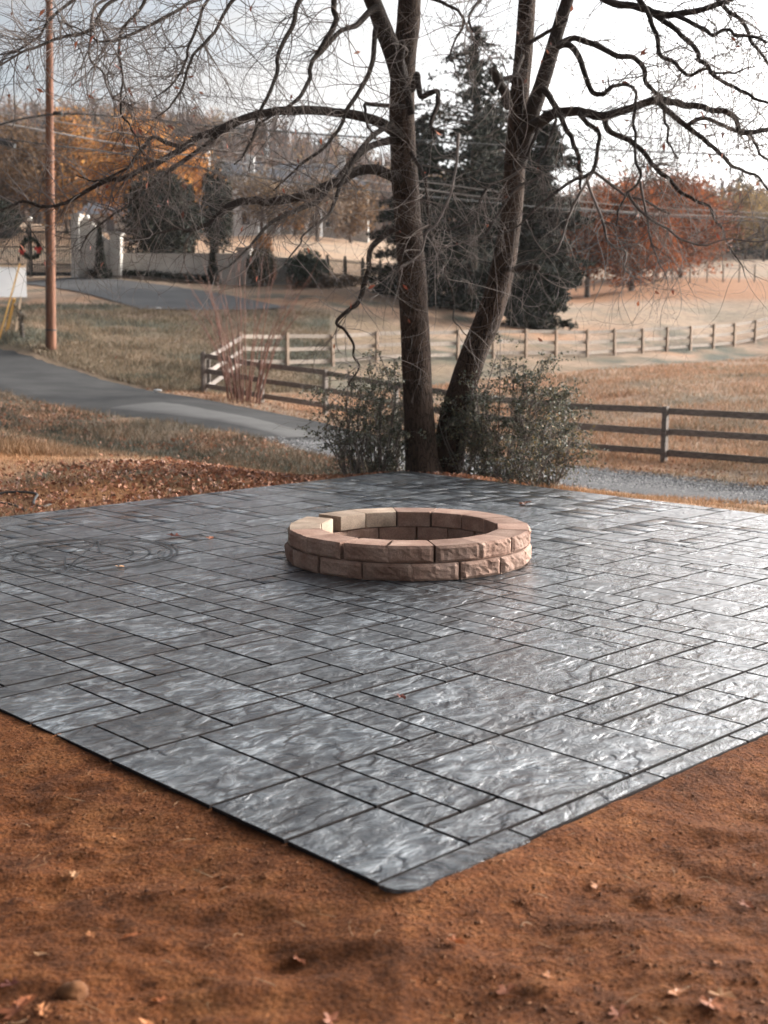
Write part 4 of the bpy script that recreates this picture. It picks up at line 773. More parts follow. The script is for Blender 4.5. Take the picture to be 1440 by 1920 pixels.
# ------------------------------------------------------------------ fan of reddish bare stems by the road
b = foot(462, 34.2); t = thing('stem_shrub', 'tall fan of reddish bare stems growing by the roadside fence', 'shrub', b); q = MB()
for k in range(34):
    a = rng.uniform(0, 6.28); rad = rng.random() ** 0.6; r0 = 0.38 * rng.random() ** 0.5; b0 = b + A([r0 * math.cos(a) * 1.1, r0 * math.sin(a) * 0.5, -0.1]); hh = rng.uniform(2.2, 4.7) * (1.1 - 0.35 * rad)
    sx_ = 1.9 * rad * math.cos(a) * hh / 4 + r0 * 0.4 * math.cos(a); tip = b0 + A([sx_, 1.1 * rad * math.sin(a), hh]); mid = (b0 + tip) / 2 + A([-0.10 * sx_, 0, 0.25])
    P = smooth_path([b0, mid, tip], 16) + fbm(np.linspace(0, 3, 16)[:, None] * A([1, 1, 1]) + k * 5, 1.3, 3)[:, None] * A([0.10, 0.05, 0.0]) * np.linspace(0, 1, 16)[:, None]
    add('stem', *tube(P, np.linspace(rng.uniform(0.014, 0.026), 0.005, 16), 5), simple('red_stem', (0.11, 0.045, 0.03), (0.20, 0.09, 0.06), 4, 0.75) if k == 0 else bpy.data.materials['red_stem'], t)
    for _ in range(4):
        i = rng.integers(6, 15); d = P[i] - P[i - 1]; d = d / np.linalg.norm(d) + A([rng.normal(0, 0.45), rng.normal(0, 0.3), 0.1]); q.put(*tube([P[i], P[i] + d * 0.25, P[i] + d * 0.6 + A([0, 0, 0.08])], [0.005, 0.004, 0.003], 3, cap=False))
q.add('side_twigs', bpy.data.materials['red_stem'], t, kind='stuff')

# ------------------------------------------------------------------ utility pole, cables, street light, site sign
b = foot(112, 44.6); t = thing('utility_pole', 'tall brown wooden utility pole beside the road', 'utility pole', b)
top = at(92, -60, 44.6); add('shaft', *tube(smooth_path([b - A([0, 0, 0.4]), b + (top - b) * 0.5, top], 14), np.linspace(0.195, 0.105, 14), 16, 0.02), M_pole, t, True)
mb = MB(); pb_ = b + (top - b) * 0.055
mb.put(*tube([pb_, pb_ + (top - b) * 0.004], 0.205, 16)); mb.add('band', M_iron, t)
p = at(105, 214, 44.5); mb = MB(); mb.put(*box(p + A([0.10, -0.16, 0]), (0.30, 0.10, 0.12))); mb.add('cable_clamp', M_iron, t)
add('ground_wire', *tube([b + A([-0.10, -0.19, 0.0]), b + (top - b) * 0.5 + A([-0.08, -0.15, 0])], 0.012, 4), M_iron, t)
def cable(label, pts, rad, mat):
    P = smooth_path([at(*p) for p in pts], 40); o = add('cable', *tube(P, rad, 5), mat); tag(o, label, 'cable', 'overhead cables')
cable('thick black overhead cable clamped to the utility pole', [(-80, 262, 44), (105, 214, 44.4), (400, 237, 48), (690, 258, 52), (1090, 279, 57), (1440, 292, 62), (1800, 300, 67)], 0.036, M_wire)
cable('black cable low across the orange trees behind the pole', [(-60, 252, 47), (110, 274, 48), (230, 289, 50), (440, 326, 53), (640, 352, 56), (1090, 395, 64), (1440, 416, 70), (1700, 428, 74)], 0.032, M_wire)
cable('pale cable crossing behind the pole and in front of the rust trees', [(-60, 222, 50), (27, 235, 51), (110, 250, 52), (300, 283, 55), (600, 328, 60), (1090, 391, 68), (1440, 409, 74), (1700, 420, 79)], 0.036, M_wire2)
cable('upper pale cable in front of the rust trees', [(-60, 203, 52), (200, 243, 54), (600, 312, 62), (1090, 378, 70), (1440, 400, 76), (1700, 412, 81)], 0.028, M_wire2)
cable('thin black cable high against the sky over the far hill', [(-60, 168, 46), (90, 151, 46), (140, 158, 46.3), (480, 186, 50), (760, 203, 53), (1100, 224, 58), (1440, 240, 63)], 0.014, M_wire)
cable('topmost thin black cable against the clouds', [(-60, 92, 46), (90, 80, 46), (480, 128, 50), (760, 150, 53)], 0.012, M_wire)
b = foot(-75, 43); t = thing('street_light', 'black street light arm reaching in beside the utility pole', 'street light', b)
hb = at(-75, 262, 43); add('post', *tube([b - A([0, 0, 0.3]), hb + A([0, 0, 0.1])], [0.10, 0.07], 10), M_iron, t)
he = at(-8, 265, 43); add('arm', *tube([hb, he], 0.045, 8), M_iron, t)
h1, h2 = at(-14, 264, 43), at(28, 274, 43); add('lamp_head', *beam(h1, h2, 0.28, 0.15), M_iron, t); add('reflector', *beam(h1 + A([0.1, 0, 0.11]), h2 + A([-0.12, 0, 0.09]), 0.2, 0.07), M_roof, t)

bl, br = foot(14, 47.4), foot(46, 46.6); t = thing('site_sign', 'blank white board sign on two wooden posts by the road', 'sign', br)
tl = at(-32, 498, 47.8); zt, zb = at(30, 500, 47)[2], at(30, 557, 47)[2]
x0, x1 = at(-40, 520, 47.6)[0], at(44, 520, 46.8)[0]
V, F = beam((x0, 46.35, (zt + zb) / 2), (x1, 47.15, (zt + zb) / 2), 0.03, zt - zb); add('board', V, F, simple('sign_white', (0.78, 0.78, 0.78), (0.84, 0.84, 0.83), 2, 0.5), t)
for px, dz in ((3, 0.02), (45, 0.1)):
    pb2 = foot(px + 2, 46.9); pt = at(px - 2, 498, 46.95); add('post', *tube([pb2 - A([0, 0, 0.3]), A([pt[0], 46.95 if px < 9 else 47.25, zt + dz])], 0.055, 4), M_lumber, t)
add('frame', *beam((x0, 46.33, zt + 0.02), (x1, 47.13, zt + 0.02), 0.06, 0.07), M_lumber, t)
p0, p1 = foot(15, 45.9), at(37, 495, 46.9); add('brace', *tube([p0 - A([0, 0, 0.1]), p1], 0.035, 4), M_yellow, t)
p0, p1 = foot(32, 47.6), at(27, 560, 47.4); add('back_brace', *tube([p0 - A([0, 0, 0.1]), p1], 0.07, 4), M_yellow, t)
b = foot(62, 46.2); mb = MB(); CO = []
t = thing('dead_weed', 'dark dried weed stalk standing beside the white sign', 'weed', b)
for k in range(3): P = smooth_path([b + A([0.05 * k - 0.05, 0, -0.1]), b + A([-0.08 + 0.05 * k, 0, 0.6]), b + A([-0.22 + 0.16 * k, 0, 1.15 - 0.18 * k])], 8); mb.put(*tube(P, np.linspace(0.03, 0.012, 8), 5)); CO.append(P[2:])
mb.add('stalk', M_twig, t); CO = np.repeat(np.concatenate(CO), 14, 0); CO = CO + rng.normal(0, 0.045, CO.shape); V, F = quads(CO, 0.07); add('dry_leaves', V, F, M_leaf, t, False, tint(len(CO), [(0.07, 0.06, 0.045), (0.12, 0.09, 0.06)], 4))
for px, d, lab in ((305, 35.3, 'white scrap of litter in the grass above the road'), (310, 59.5, 'white scrap of litter at the mouth of the gate drive')):
    p = foot(px, d); o = rock('litter_scrap', p + A([0, 0, 0.05]), (0.13, 0.08, 0.05), M_white, px, lab, 'litter')

# garden hose looped on the lawn at the left edge of the patio
def gp(px, py, up=0.025): p = onplane(px, py, -0.06); p[2] = max(hz(p[0], p[1]), -0.075) + up; return p
hp = smooth_path([gp(-70, 938), gp(-20, 935), (gp(20, 933)), gp(55, 936), gp(70, 940, 0.03), gp(66, 947, 0.045), gp(64, 953, 0.03), gp(80, 955), gp(96, 951)], 60)
o = add('garden_hose', *tube(hp, 0.014, 8), M_hose, None, True); tag(o, 'dark garden hose looping off the lawn to the patio edge', 'hose')
hp = smooth_path([gp(-60, 952), gp(0, 950), gp(25, 953), gp(40, 958), gp(48, 961, 0.03)], 30); o = add('garden_hose', *tube(hp, 0.013, 8), M_hose, None, True); tag(o, 'short dark hose end lying on the lawn beside the looped hose', 'hose')

# ------------------------------------------------------------------ estate gate, walls, planting
gd = 75.0
def gpt(px, py, d=gd): return at(px, py, d)
gz = hz(*foot(100, gd)[:2])
def xz(px, py, d=gd): p = at(px, py, d); return p[0], p[2]
def panel(name, outline, d, thick, mat, parent):      # a wall traced in its own upright plane, with real thickness
    P = [xz(px, py, d) for px, py in outline]; m = len(P); V = [(x, d - thick / 2, z) for x, z in P] + [(x, d + thick / 2, z) for x, z in P]
    F = [list(range(m)), list(range(m, 2 * m))[::-1]] + [[i, m + i, m + (i + 1) % m, (i + 1) % m] for i in range(m)]
    me = mesh(name, A(V) - org(parent), [f for f in F], mat); fix(me); o = bpy.data.objects.new(name, me); C.objects.link(o); o.parent = parent; return o
for gx0, gx1, lab in ((-60, 57, 'black iron gate leaf with a wreath across its meeting stile'), (58, 137, 'black iron gate leaf hinged on the pale gate pillar')):
    p0 = A([xz(gx0, 520)[0], gd, gz]); t = thing('estate_gate', lab, 'gate', p0, 'leaves of the estate gate')
    xa, xb = xz(gx0, 520)[0], xz(gx1, 520)[0]; zt_ = xz(60, 428)[1]
    bm_ = mesh('bar', *tube([(0, 0, 0), (0, 0, 1)], 0.045, 4), M_iron)
    for k, x in enumerate(np.arange(xa + 0.13, xb - 0.05, 0.135)):
        mid = 1 - ((x - xz(57, 500)[0]) / 3.9) ** 2 * 0.5; inst('bar', bm_, (x, gd, gz + 0.10), t, scale=(1, 1, zt_ - gz - 0.1 + 0.35 * (mid - 0.8)))
    for z in (gz + 0.12, gz + 0.75, (gz + zt_) / 2 + 0.35, zt_ - 0.2): add('rail', *beam((xa, gd, z), (xb, gd, z), 0.05, 0.07), M_iron, t)
    for x in (xa + 0.04, xb - 0.04): add('stile', *tube([(x, gd, gz + 0.02), (x, gd, zt_ + 0.25)], 0.06, 4), M_iron, t)
    add('kick_panel', *box(((xa + xb) / 2, gd, gz + 0.20), (xb - xa, 0.035, 0.24)), M_iron, t)
wc = A([xz(59, 466)[0], gd - 0.14, xz(59, 466)[1]]); t = thing('wreath', 'round green wreath with two red bows hanging on the iron gate', 'wreath', wc)
th = rng.uniform(0, 6.28, 1500); ph = rng.uniform(0, 6.28, 1500); rr = 0.15 * np.sqrt(rng.random(1500)); Rw = 0.53
P = wc + np.stack([(Rw + rr * np.cos(ph)) * np.cos(th), rr * np.sin(ph), (Rw + rr * np.cos(ph)) * np.sin(th)], -1); V, F = quads(P, 0.13, 0.4); add('greenery', V, F, M_needle, t, False, tint(1500, [(0.022, 0.034, 0.02), (0.03, 0.045, 0.026)], 4))
th = np.linspace(0, 6.28, 25); add('ring', *tube([wc + A([Rw * math.cos(a), 0.03, Rw * math.sin(a)]) for a in th], 0.06, 6), M_iron, t)
for a, s in ((3.45, 1), (6.2, 1.15)):
    c = wc + A([Rw * 0.92 * math.cos(a), -0.17, Rw * math.sin(a)]); mb = MB()
    for sg in (-1, 1): mb.put(*tube([c, c + A([sg * 0.10, -0.03, 0.08]) * s, c + A([sg * 0.17, -0.02, 0.0]) * s, c + A([sg * 0.08, -0.02, -0.06]) * s, c], [0.02, 0.055, 0.06, 0.05, 0.02], 6)); mb.put(*beam(c, c + A([sg * 0.07, -0.01, -0.22]) * s, 0.02, 0.07))
    mb.add('bow', M_red, t)

# pale estate wall: gate pillar, sweeping wing, low wall with piers
w0 = A([xz(150, 520)[0], 74.4, gz]); wt = thing('estate_wall', 'pale rendered wall sweeping down from the gate pillar to a low garden wall', 'wall', w0)
panel('pillar', [(137, 525), (137, 408), (151, 408), (151, 525)], 74.4, 1.0, M_stucco, wt); panel('pillar_cap', [(135, 408), (135, 402), (154, 402), (154, 408)], 74.4, 1.2, M_stucco, wt)
cur = [(151, 412), (163, 413), (172, 417), (180, 424), (187, 434), (194, 443), (203, 449), (208, 450)]
panel('wing_wall', [(151, 527)] + cur + [(208, 532)], 74.5, 0.35, M_stucco, wt)
panel('pier', [(208, 532), (208, 441), (228, 441), (228, 532)], 74.6, 0.7, M_stucco, wt); panel('pier_cap', [(205, 441), (205, 437), (231, 437), (231, 441)], 74.6, 0.85, M_stucco, wt)
panel('low_wall', [(228, 535), (228, 479), (446, 479), (446, 535)], 75.6, 0.4, M_stucco, wt); panel('coping', [(226, 479), (226, 475.5), (447, 475.5), (447, 479)], 75.6, 0.55, M_stucco, wt)
panel('pier', [(446, 540), (446, 470), (470, 470), (470, 540)], 75.7, 0.7, M_stucco, wt); panel('pier_cap', [(443, 470), (443, 465), (473, 465), (473, 470)], 75.7, 0.85, M_stucco, wt)
panel('low_wall', [(470, 540), (470, 481), (560, 484), (612, 486), (612, 540)], 76.2, 0.4, M_stucco, wt)
# iron paling fence carrying on from the wall
t = thing('paling_fence', 'black iron paling fence running on from the low garden wall', 'fence', foot(614, 77)); xs = np.linspace(xz(614, 500, 77)[0], xz(735, 500, 77)[0], 34); pick = mesh('paling', *tube([(0, 0, 0), (0, 0, 1)], 0.03, 4), M_iron)
for i, x in enumerate(xs): inst('paling', pick, (x, 77, hz(x, 77) - 0.02), t, scale=(1, 1, 1.55) if i % 9 else (3, 3, 1.75))
for z in (0.2, 1.4): add('rail', *tube([(x, 77, hz(x, 77) + z) for x in xs[::3]], 0.022, 4), M_iron, t)

def foliage(t, name, P, size, cols, mat, asp=0.6, var=0.3): V, F = quads(P, size, asp); return add(name, V, F, mat, t, False, tint(len(P), cols, 4, var))
def inball(n_, r=None): v = rng.normal(size=(n_, 3)); v /= np.linalg.norm(v, axis=1)[:, None]; return v * (rng.random(n_) ** (1 / 2.2))[:, None]
DK = [(0.008, 0.0105, 0.007), (0.013, 0.0165, 0.010), (0.023, 0.026, 0.016)]
def bush(name, label, cat, b, w, h, n_, size, cols, group=None, cone=False, dep=None):
    t = thing(name, label, cat, b, group); add('trunk', *tube([b - A([0, 0, 0.2]), b + A([0, 0, h * 0.5])], 0.06 + 0.01 * h, 6), M_bark_far, t)
    P = inball(n_)
    if cone:
        zz = rng.random(n_) ** 1.3; a = rng.uniform(0, 6.28, n_); rr = np.sqrt(rng.random(n_)) * (1 - zz) ** 0.75 * 0.5 * w; P = np.stack([rr * np.cos(a), rr * np.sin(a), zz * h], -1)
    else:
        k = 1 + 0.35 * fbm(P / (np.linalg.norm(P, axis=1)[:, None] + 1e-6) * 1.3 + w * 3, 1.6, 2); P = P * k[:, None] * A([w / 2, (dep or w) / 2, h / 2]) + A([0, 0, h * 0.5]); P = P[P[:, 2] > 0.02]
    foliage(t, 'foliage', b + P, rng.uniform(0.7, 1.3, len(P)) * size, cols, M_needle)
def mpx(v, d): return v / ppm(d)
bush('evergreen_tree', 'large rounded dark evergreen tree behind the low garden wall', 'tree', foot(322, 84), mpx(150, 84), mpx(178, 84), 9000, 0.30, DK)
bush('cypress', 'slim dark cypress against the sweeping wing wall', 'shrub', foot(208, 73.6), mpx(26, 73), mpx(104, 73), 2600, 0.16, DK, 'slim cypresses along the estate wall', True)
bush('cypress', 'slim dark cypress in front of the low wall by the second pier', 'shrub', foot(411, 74.6), mpx(24, 74), mpx(86, 74), 2400, 0.16, DK, 'slim cypresses along the estate wall', True)
bush('round_shrub', 'round dark clipped shrub at the end of the garden wall', 'shrub', foot(578, 74), mpx(84, 74), mpx(66, 74), 5000, 0.17, [(0.035, 0.05, 0.035), (0.05, 0.065, 0.045), (0.028, 0.038, 0.026)], 'clipped shrubs by the estate wall')
bush('round_shrub', 'brown tinged round shrub in front of the second pier', 'shrub', foot(500, 74.5), mpx(62, 74), mpx(72, 74), 3600, 0.17, [(0.05, 0.045, 0.03), (0.08, 0.06, 0.035), (0.035, 0.038, 0.025)], 'clipped shrubs by the estate wall')
bush('evergreen_tree', 'small ragged dark evergreen beside the white house gable', 'tree', foot(420, 100), mpx(66, 100), mpx(168, 100), 3600, 0.3, DK)
bush('evergreen_shrub', 'dark evergreen shrub mass beyond the iron gate', 'shrub', foot(10, 100), mpx(130, 100), mpx(80, 100), 5000, 0.3, DK)
bush('golden_shrub', 'golden brown shrub glowing above the low garden wall', 'shrub', foot(500, 80), mpx(44, 80), mpx(85, 80), 2200, 0.2, [(0.30, 0.14, 0.05), (0.22, 0.10, 0.04)])
bush('brown_bedding', 'low brown bedding plants at the foot of the clipped shrubs', 'shrub', foot(620, 73.5), mpx(150, 74), mpx(26, 74), 3500, 0.13, [(0.10, 0.07, 0.05), (0.14, 0.09, 0.06)], dep=1.0)
t = thing('low_hedge', 'low dark hedge along the foot of the pale garden wall', 'hedge', foot(290, 73.9)); P = []
for px in np.arange(184, 402, 4.0): f_ = foot(px, 73.9 if px < 226 else 74.9); P.append(f_ + inball(70) * A([0.24, 0.28, 0.30]) * rng.uniform(0.8, 1.15) + A([0, 0, 0.26]))
foliage(t, 'foliage', np.concatenate(P), 0.13, DK, M_needle); add('stems', *tube([foot(px, 74.2) + A([0, 0, 0.15]) for px in (184, 290, 400)], 0.04, 4), M_bark_far, t)
for px, py, d, lab in ((56, 414, 84, 'round globe lamp on a thin black post beyond the gate'), (163, 411, 78, 'white globe lamp rising behind the wing wall')):
    b = foot(px, d); tp_ = at(px, py, d); t = thing('globe_lamp', lab, 'lamp', b); add('post', *tube([b - A([0, 0, 0.3]), tp_], 0.05, 6), M_iron, t); bm = bmesh.new(); bmesh.ops.create_icosphere(bm, subdivisions=2, radius=0.17)
    V = A([v.co[:] for v in bm.verts]) + tp_ + A([0, 0, 0.12]); F = [[v.index for v in f.verts] for f in bm.faces]; bm.free(); add('globe', V, F, M_globe, t, True); add('collar', *tube([tp_ - A([0, 0, 0.05]), tp_ + A([0, 0, 0.02])], 0.09, 8), M_iron, t)

# ------------------------------------------------------------------ houses up the slope
def gable(t, x0, x1, y0, y1, z0, z1, rise, mat, hip=0.35, name='roof', over=0.4):
    x0 -= over; x1 += over; y0 -= over; y1 += over; ym = (y0 + y1) / 2; k = (x1 - x0) * hip
    V = [(x0, y0, z1), (x1, y0, z1), (x1, y1, z1), (x0, y1, z1), (x0 + k, ym, z1 + rise), (x1 - k, ym, z1 + rise)]
    return add(name, V, [[0, 1, 5, 4], [1, 2, 5], [2, 3, 4, 5], [3, 0, 4], [3, 2, 1, 0]], mat, t)
def window(t, x, y, z, w, h):
    f = add('window', *box((x, y - 0.04, z), (w, 0.12, h)), M_white, t); add('pane', *box((x, y - 0.09, z), (w * 0.82, 0.06, h * 0.86)), M_glass, f)
hd = 150.0; hb_ = foot(560, hd); t = thing('mansion', 'large pale house with slate hip roof and white columns up the slope', 'house', hb_)
hx0, hx1 = at(452, 420, hd)[0], at(690, 420, hd)[0]; hz0 = hb_[2] - 1.0; hz1 = at(560, 350, hd)[2]
add('wall', *box(((hx0 + hx1) / 2, hd + 5, (hz0 + hz1) / 2), (hx1 - hx0, 10, hz1 - hz0)), M_stucco, t); rf = gable(t, hx0, hx1, hd, hd + 10, hz0, hz1, 3.2, M_roof, 0.3)
ORG[rf.name] = hb_
for px in (470, 640): c = at(px, 330, hd + 4); add('chimney', *box((c[0], hd + 4, hz1 + 2.2), (0.9, 0.9, 3.6)), M_white, rf)
for px in np.linspace(470, 675, 8):
    for zf in (0.30, 0.74): window(t, at(px, 400, hd)[0], hd, hz0 + 1 + (hz1 - hz0 - 1) * zf, 1.0, 1.7)
for px in np.linspace(495, 600, 5): x = at(px, 400, hd - 2.2)[0]; add('column', *tube([(x, hd - 2.2, hz0), (x, hd - 2.2, hz1 - 0.4)], 0.26, 10), M_white, t)
xa, xb = at(488, 400, hd)[0], at(606, 400, hd)[0]; add('portico', *box(((xa + xb) / 2, hd - 1.2, hz1 - 0.25), (xb - xa, 2.9, 0.5)), M_white, t)
g2 = foot(465, 147); xa, xb = at(438, 400, 146)[0], at(484, 400, 146)[0]; zt_ = at(460, 352, 146)[2]; zp = at(460, 328, 146)[2]
V = [(xa, 146, g2[2] - 1), (xb, 146, g2[2] - 1), (xb, 146, zt_), ((xa + xb) / 2, 146, zp), (xa, 146, zt_)]; V += [(x, 151, z) for x, _, z in V]
add('gable_wing', V, [[0, 1, 2, 3, 4], [9, 8, 7, 6, 5], [0, 5, 6, 1], [1, 6, 7, 2], [2, 7, 8, 3], [3, 8, 9, 4], [4, 9, 5, 0]], M_white, t)
for zf in (0.35, 0.7): window(t, (xa + xb) / 2, 146, g2[2] + (zt_ - g2[2]) * zf, 1.1, 1.6)
b = foot(205, 140); t = thing('garage', 'long low white garage with grey doors behind the estate wall', 'garage', b); xa, xb = at(150, 420, 140)[0], at(255, 420, 140)[0]; z1_ = at(200, 402, 140)[2]
add('wall', *box(((xa + xb) / 2, 143, (b[2] - 1 + z1_) / 2), (xb - xa, 6, z1_ - b[2] + 1)), M_white, t); gable(t, xa, xb, 140, 146, 0, z1_, 1.6, M_roof, 0.12)
for px in (165, 186, 207, 228, 246): x = at(px, 420, 140)[0]; zc = (b[2] + z1_) / 2; add('door', *box((x, 139.97, zc - 0.1), (0.85, 0.1, (z1_ - b[2]) * 0.8)), M_roof if px % 2 else M_stucco, t)
b = foot(385, 190); t = thing('far_house', 'distant house with grey roof and pale chimney below the wooded hill', 'house', b); xa, xb = at(395, 330, 190)[0], at(505, 330, 190)[0]; z1_ = at(440, 330, 190)[2]
add('wall', *box(((xa + xb) / 2, 194, (b[2] - 2 + z1_) / 2), (xb - xa, 8, z1_ - b[2] + 2)), M_stucco, t); rf = gable(t, xa, xb, 190, 198, 0, z1_, 2.6, M_roof, 0.22); ORG[rf.name] = b
c = at(387, 305, 189); add('chimney', *box((c[0], 189, (c[2] + b[2]) / 2 + 0.8), (0.9, 0.9, c[2] - b[2] + 1.6)), M_white, t)
for px in (420, 450, 480): window(t, at(px, 345, 190)[0], 190, at(440, 345, 190)[2], 1.2, 1.7)

# ------------------------------------------------------------------ leafy trees
def leafy(label, px, d, py_top, w_px, cols, n_, size, group, py_bot=None, nclump=60, name='autumn_tree', sparse=0.16, lean=0.0, tr=0.22):
    b = foot(px, d); h = at(px, py_top, d)[2] - b[2]; w = mpx(w_px, d); t = thing(name, label, 'tree', b, group)
    zb = (at(px, py_bot, d)[2] - b[2]) if py_bot else 0.22 * h
    cl = inball(nclump); k = 1 + 0.25 * fbm(cl * 2 + px, 1.0, 2)[:, None]; cl = cl * k * A([w / 2, w / 2, (h - zb) / 2]) * 0.9; cl[:, :2] *= (1 - 0.35 * np.clip(cl[:, 2:3] / ((h - zb) / 2), -0.3, 1)); cl = cl + A([lean, 0, zb + (h - zb) / 2])
    add('trunk', *tube(smooth_path([b - A([0, 0, 0.3]), b + A([0, 0, 0.5]), b + A([lean * 0.3, 0, zb + (h - zb) * 0.3]), b + A([lean, 0, zb + (h - zb) * 0.8])], 10), np.linspace(tr * 1.3, 0.05, 10) + A([0.14, 0.05] + [0] * 8), 8), M_bark_far, t)
    mb = MB()
    for c in cl[:: 2]: z0 = zb * 0.9 + (c[2] - zb) * 0.35; p0 = b + A([lean * 0.3, 0, max(z0, zb * 0.7)]); mb.put(*tube(smooth_path([p0, (p0 + b + c) / 2 + A([0, 0, -0.15]), b + c], 6), np.linspace(0.075, 0.018, 6), 4, cap=False))
    mb.add('limbs', M_bark_far, t)
    ci = rng.integers(0, nclump, n_); P = b + cl[ci] + rng.normal(0, 1, (n_, 3)) * A([1, 1, 0.7]) * w * sparse * 0.62; P = P[P[:, 2] > b[2] + zb * 0.6]
    foliage(t, 'crown', P, rng.uniform(0.7, 1.3, len(P)) * size, cols, M_treeleaf, 0.65, 0.35)
RU = [(0.21, 0.060, 0.022), (0.15, 0.046, 0.019), (0.27, 0.085, 0.028), (0.11, 0.043, 0.021)]
OR = [(0.46, 0.215, 0.062), (0.40, 0.17, 0.048), (0.52, 0.275, 0.09), (0.30, 0.14, 0.05)]
BR = [(0.17, 0.10, 0.052), (0.13, 0.078, 0.044), (0.22, 0.13, 0.066), (0.10, 0.066, 0.042)]
YB = [(0.24, 0.165, 0.075), (0.18, 0.125, 0.06), (0.30, 0.20, 0.09)]
leafy('rust red tree on the upper field with grey flared trunk', 1168, 100, 338, 190, RU, 12500, 0.30, 'rust red trees on the upper field', 535)
leafy('broadest rust red tree farthest along the upper field', 1256, 119, 322, 215, RU, 14000, 0.34, 'rust red trees on the upper field', 512)
leafy('rust tree close beside the dark evergreen on the field', 1088, 97, 345, 125, RU, 8000, 0.30, 'rust red trees on the upper field', 530)
leafy('small rust tree between the two larger rust trees', 1212, 124, 365, 135, RU, 6500, 0.34, 'rust red trees on the upper field', 512)
leafy('glowing orange tree above the rounded evergreen', 275, 115, 196, 190, OR, 9500, 0.36, 'orange brown trees beyond the gate', 425, nclump=80)
leafy('orange tree standing behind the small ragged evergreen', 372, 128, 262, 120, OR, 5200, 0.36, 'orange brown trees beyond the gate', 425)
leafy('brown orange tree behind the utility pole', 150, 122, 205, 170, BR + OR, 8000, 0.36, 'orange brown trees beyond the gate', 420, nclump=80)
leafy('dull brown tree left of the utility pole', 40, 118, 200, 170, BR, 7500, 0.36, 'orange brown trees beyond the gate', 405, nclump=80)
leafy('dull brown tree spreading out past the iron gate', -60, 112, 215, 160, BR, 5000, 0.36, 'orange brown trees beyond the gate', 410)
leafy('amber tree in front of the house portico', 560, 140, 355, 70, OR + BR, 2200, 0.34, 'small trees round the large house', 430, nclump=30)
leafy('brown tree at the right end of the large house', 660, 138, 330, 110, BR, 3400, 0.34, 'small trees round the large house', 440, nclump=40)
leafy('sparse tan tree before the slate roofed house', 500, 132, 318, 120, [(0.20, 0.14, 0.09), (0.26, 0.18, 0.11), (0.15, 0.11, 0.075)], 2600, 0.32, 'small trees round the large house', 425, nclump=50)
leafy('sparse brown tree overlapping the house columns', 600, 130, 310, 130, [(0.17, 0.12, 0.085), (0.22, 0.15, 0.10), (0.13, 0.10, 0.075)], 2600, 0.32, 'small trees round the large house', 430, nclump=50)
leafy('yellow brown tree on the wood edge above the field', 1372, 172, 345, 140, YB, 4800, 0.42, 'yellow brown trees along the wood edge', 470)
leafy('tall yellow brown tree closing the wood edge past the field', 1450, 178, 350, 150, YB, 4800, 0.42, 'yellow brown trees along the wood edge', 470)
leafy('olive brown tree on the wood edge behind the broadest rust tree', 1310, 185, 355, 120, YB + BR, 4200, 0.42, 'yellow brown trees along the wood edge', 470)

# dark cedars behind the bare tree
def cedar(label, px, d, py_top, py_bot, w_px, n_lev, n_leaf, size, topsparse, cols=DK, shp=1.0):
    b = foot(px, d); top = at(px, py_top, d); h = top[2] - b[2]; zb = at(px, py_bot, d)[2] - b[2]; w = mpx(w_px, d); t = thing('cedar', label, 'tree', b, 'dark cedars beyond the paddock fence')
    P = smooth_path([b - A([0, 0, 0.4]), b + A([0, 0, h * 0.5]), b + A([0.1, 0, h])], 16); add('trunk', *tube(P, np.linspace(0.34, 0.03, 16), 9), M_bark_far, t)
    mb = MB(); LP = []
    for i in range(n_lev):
        f = (i + rng.random()) / n_lev; z = zb + (h - zb) * f; a = rng.uniform(0, 6.28); prof = (1 - f ** shp) ** 0.8 * (0.72 + 0.28 * min(1, f * 6)); L_ = max(0.35, 0.5 * w * prof * (rng.uniform(0.35, 1.2) if f < topsparse else rng.uniform(0.25, 1.75)))
        d_ = A([math.cos(a), math.sin(a), 0]); p0 = b + A([0, 0, z]); P = smooth_path([p0, p0 + d_ * L_ * 0.5 + A([0, 0, 0.12 * L_]), p0 + d_ * L_ + A([0, 0, 0.05 * L_])], 7); mb.put(*tube(P, np.linspace(0.05, 0.012, 7), 4, cap=False))
        m = max(6, int(n_leaf / n_lev * (0.25 + 1.4 * prof) * (1 if f < topsparse else 0.5))); u = rng.random(m) ** 0.7 * 6; j = np.minimum(u.astype(int), 5); sp_ = 0.10 + 0.16 * L_ * (1 - u / 8)
        LP.append(P[j] + (P[j + 1] - P[j]) * (u - j)[:, None] + rng.normal(0, 1, (m, 3)) * (sp_[:, None] * A([0.8, 0.8, 0.42])))
    mb.add('boughs', M_bark_far, t); LP = np.concatenate(LP); foliage(t, 'crown', LP, rng.uniform(0.6, 1.4, len(LP)) * size, cols, M_needle, 0.5, 0.4)
cedar('tall ragged dark cedar rising between the two bare trunks', 880, 70, 52, 590, 330, 200, 28000, 0.24, 0.45, shp=2.0)
cedar('dense dark cedar with a rounded foot right of the leaning trunk', 1006, 66, 210, 622, 172, 190, 34000, 0.24, 0.95, shp=3.2)
cedar('dark cedar spreading low left of the upright trunk', 790, 73, 215, 608, 205, 150, 22000, 0.27, 0.85, shp=2.2)
cedar('broad dark cedar filling the gap behind the two trunks', 915, 76, 205, 606, 285, 190, 34000, 0.28, 0.9, shp=2.8)

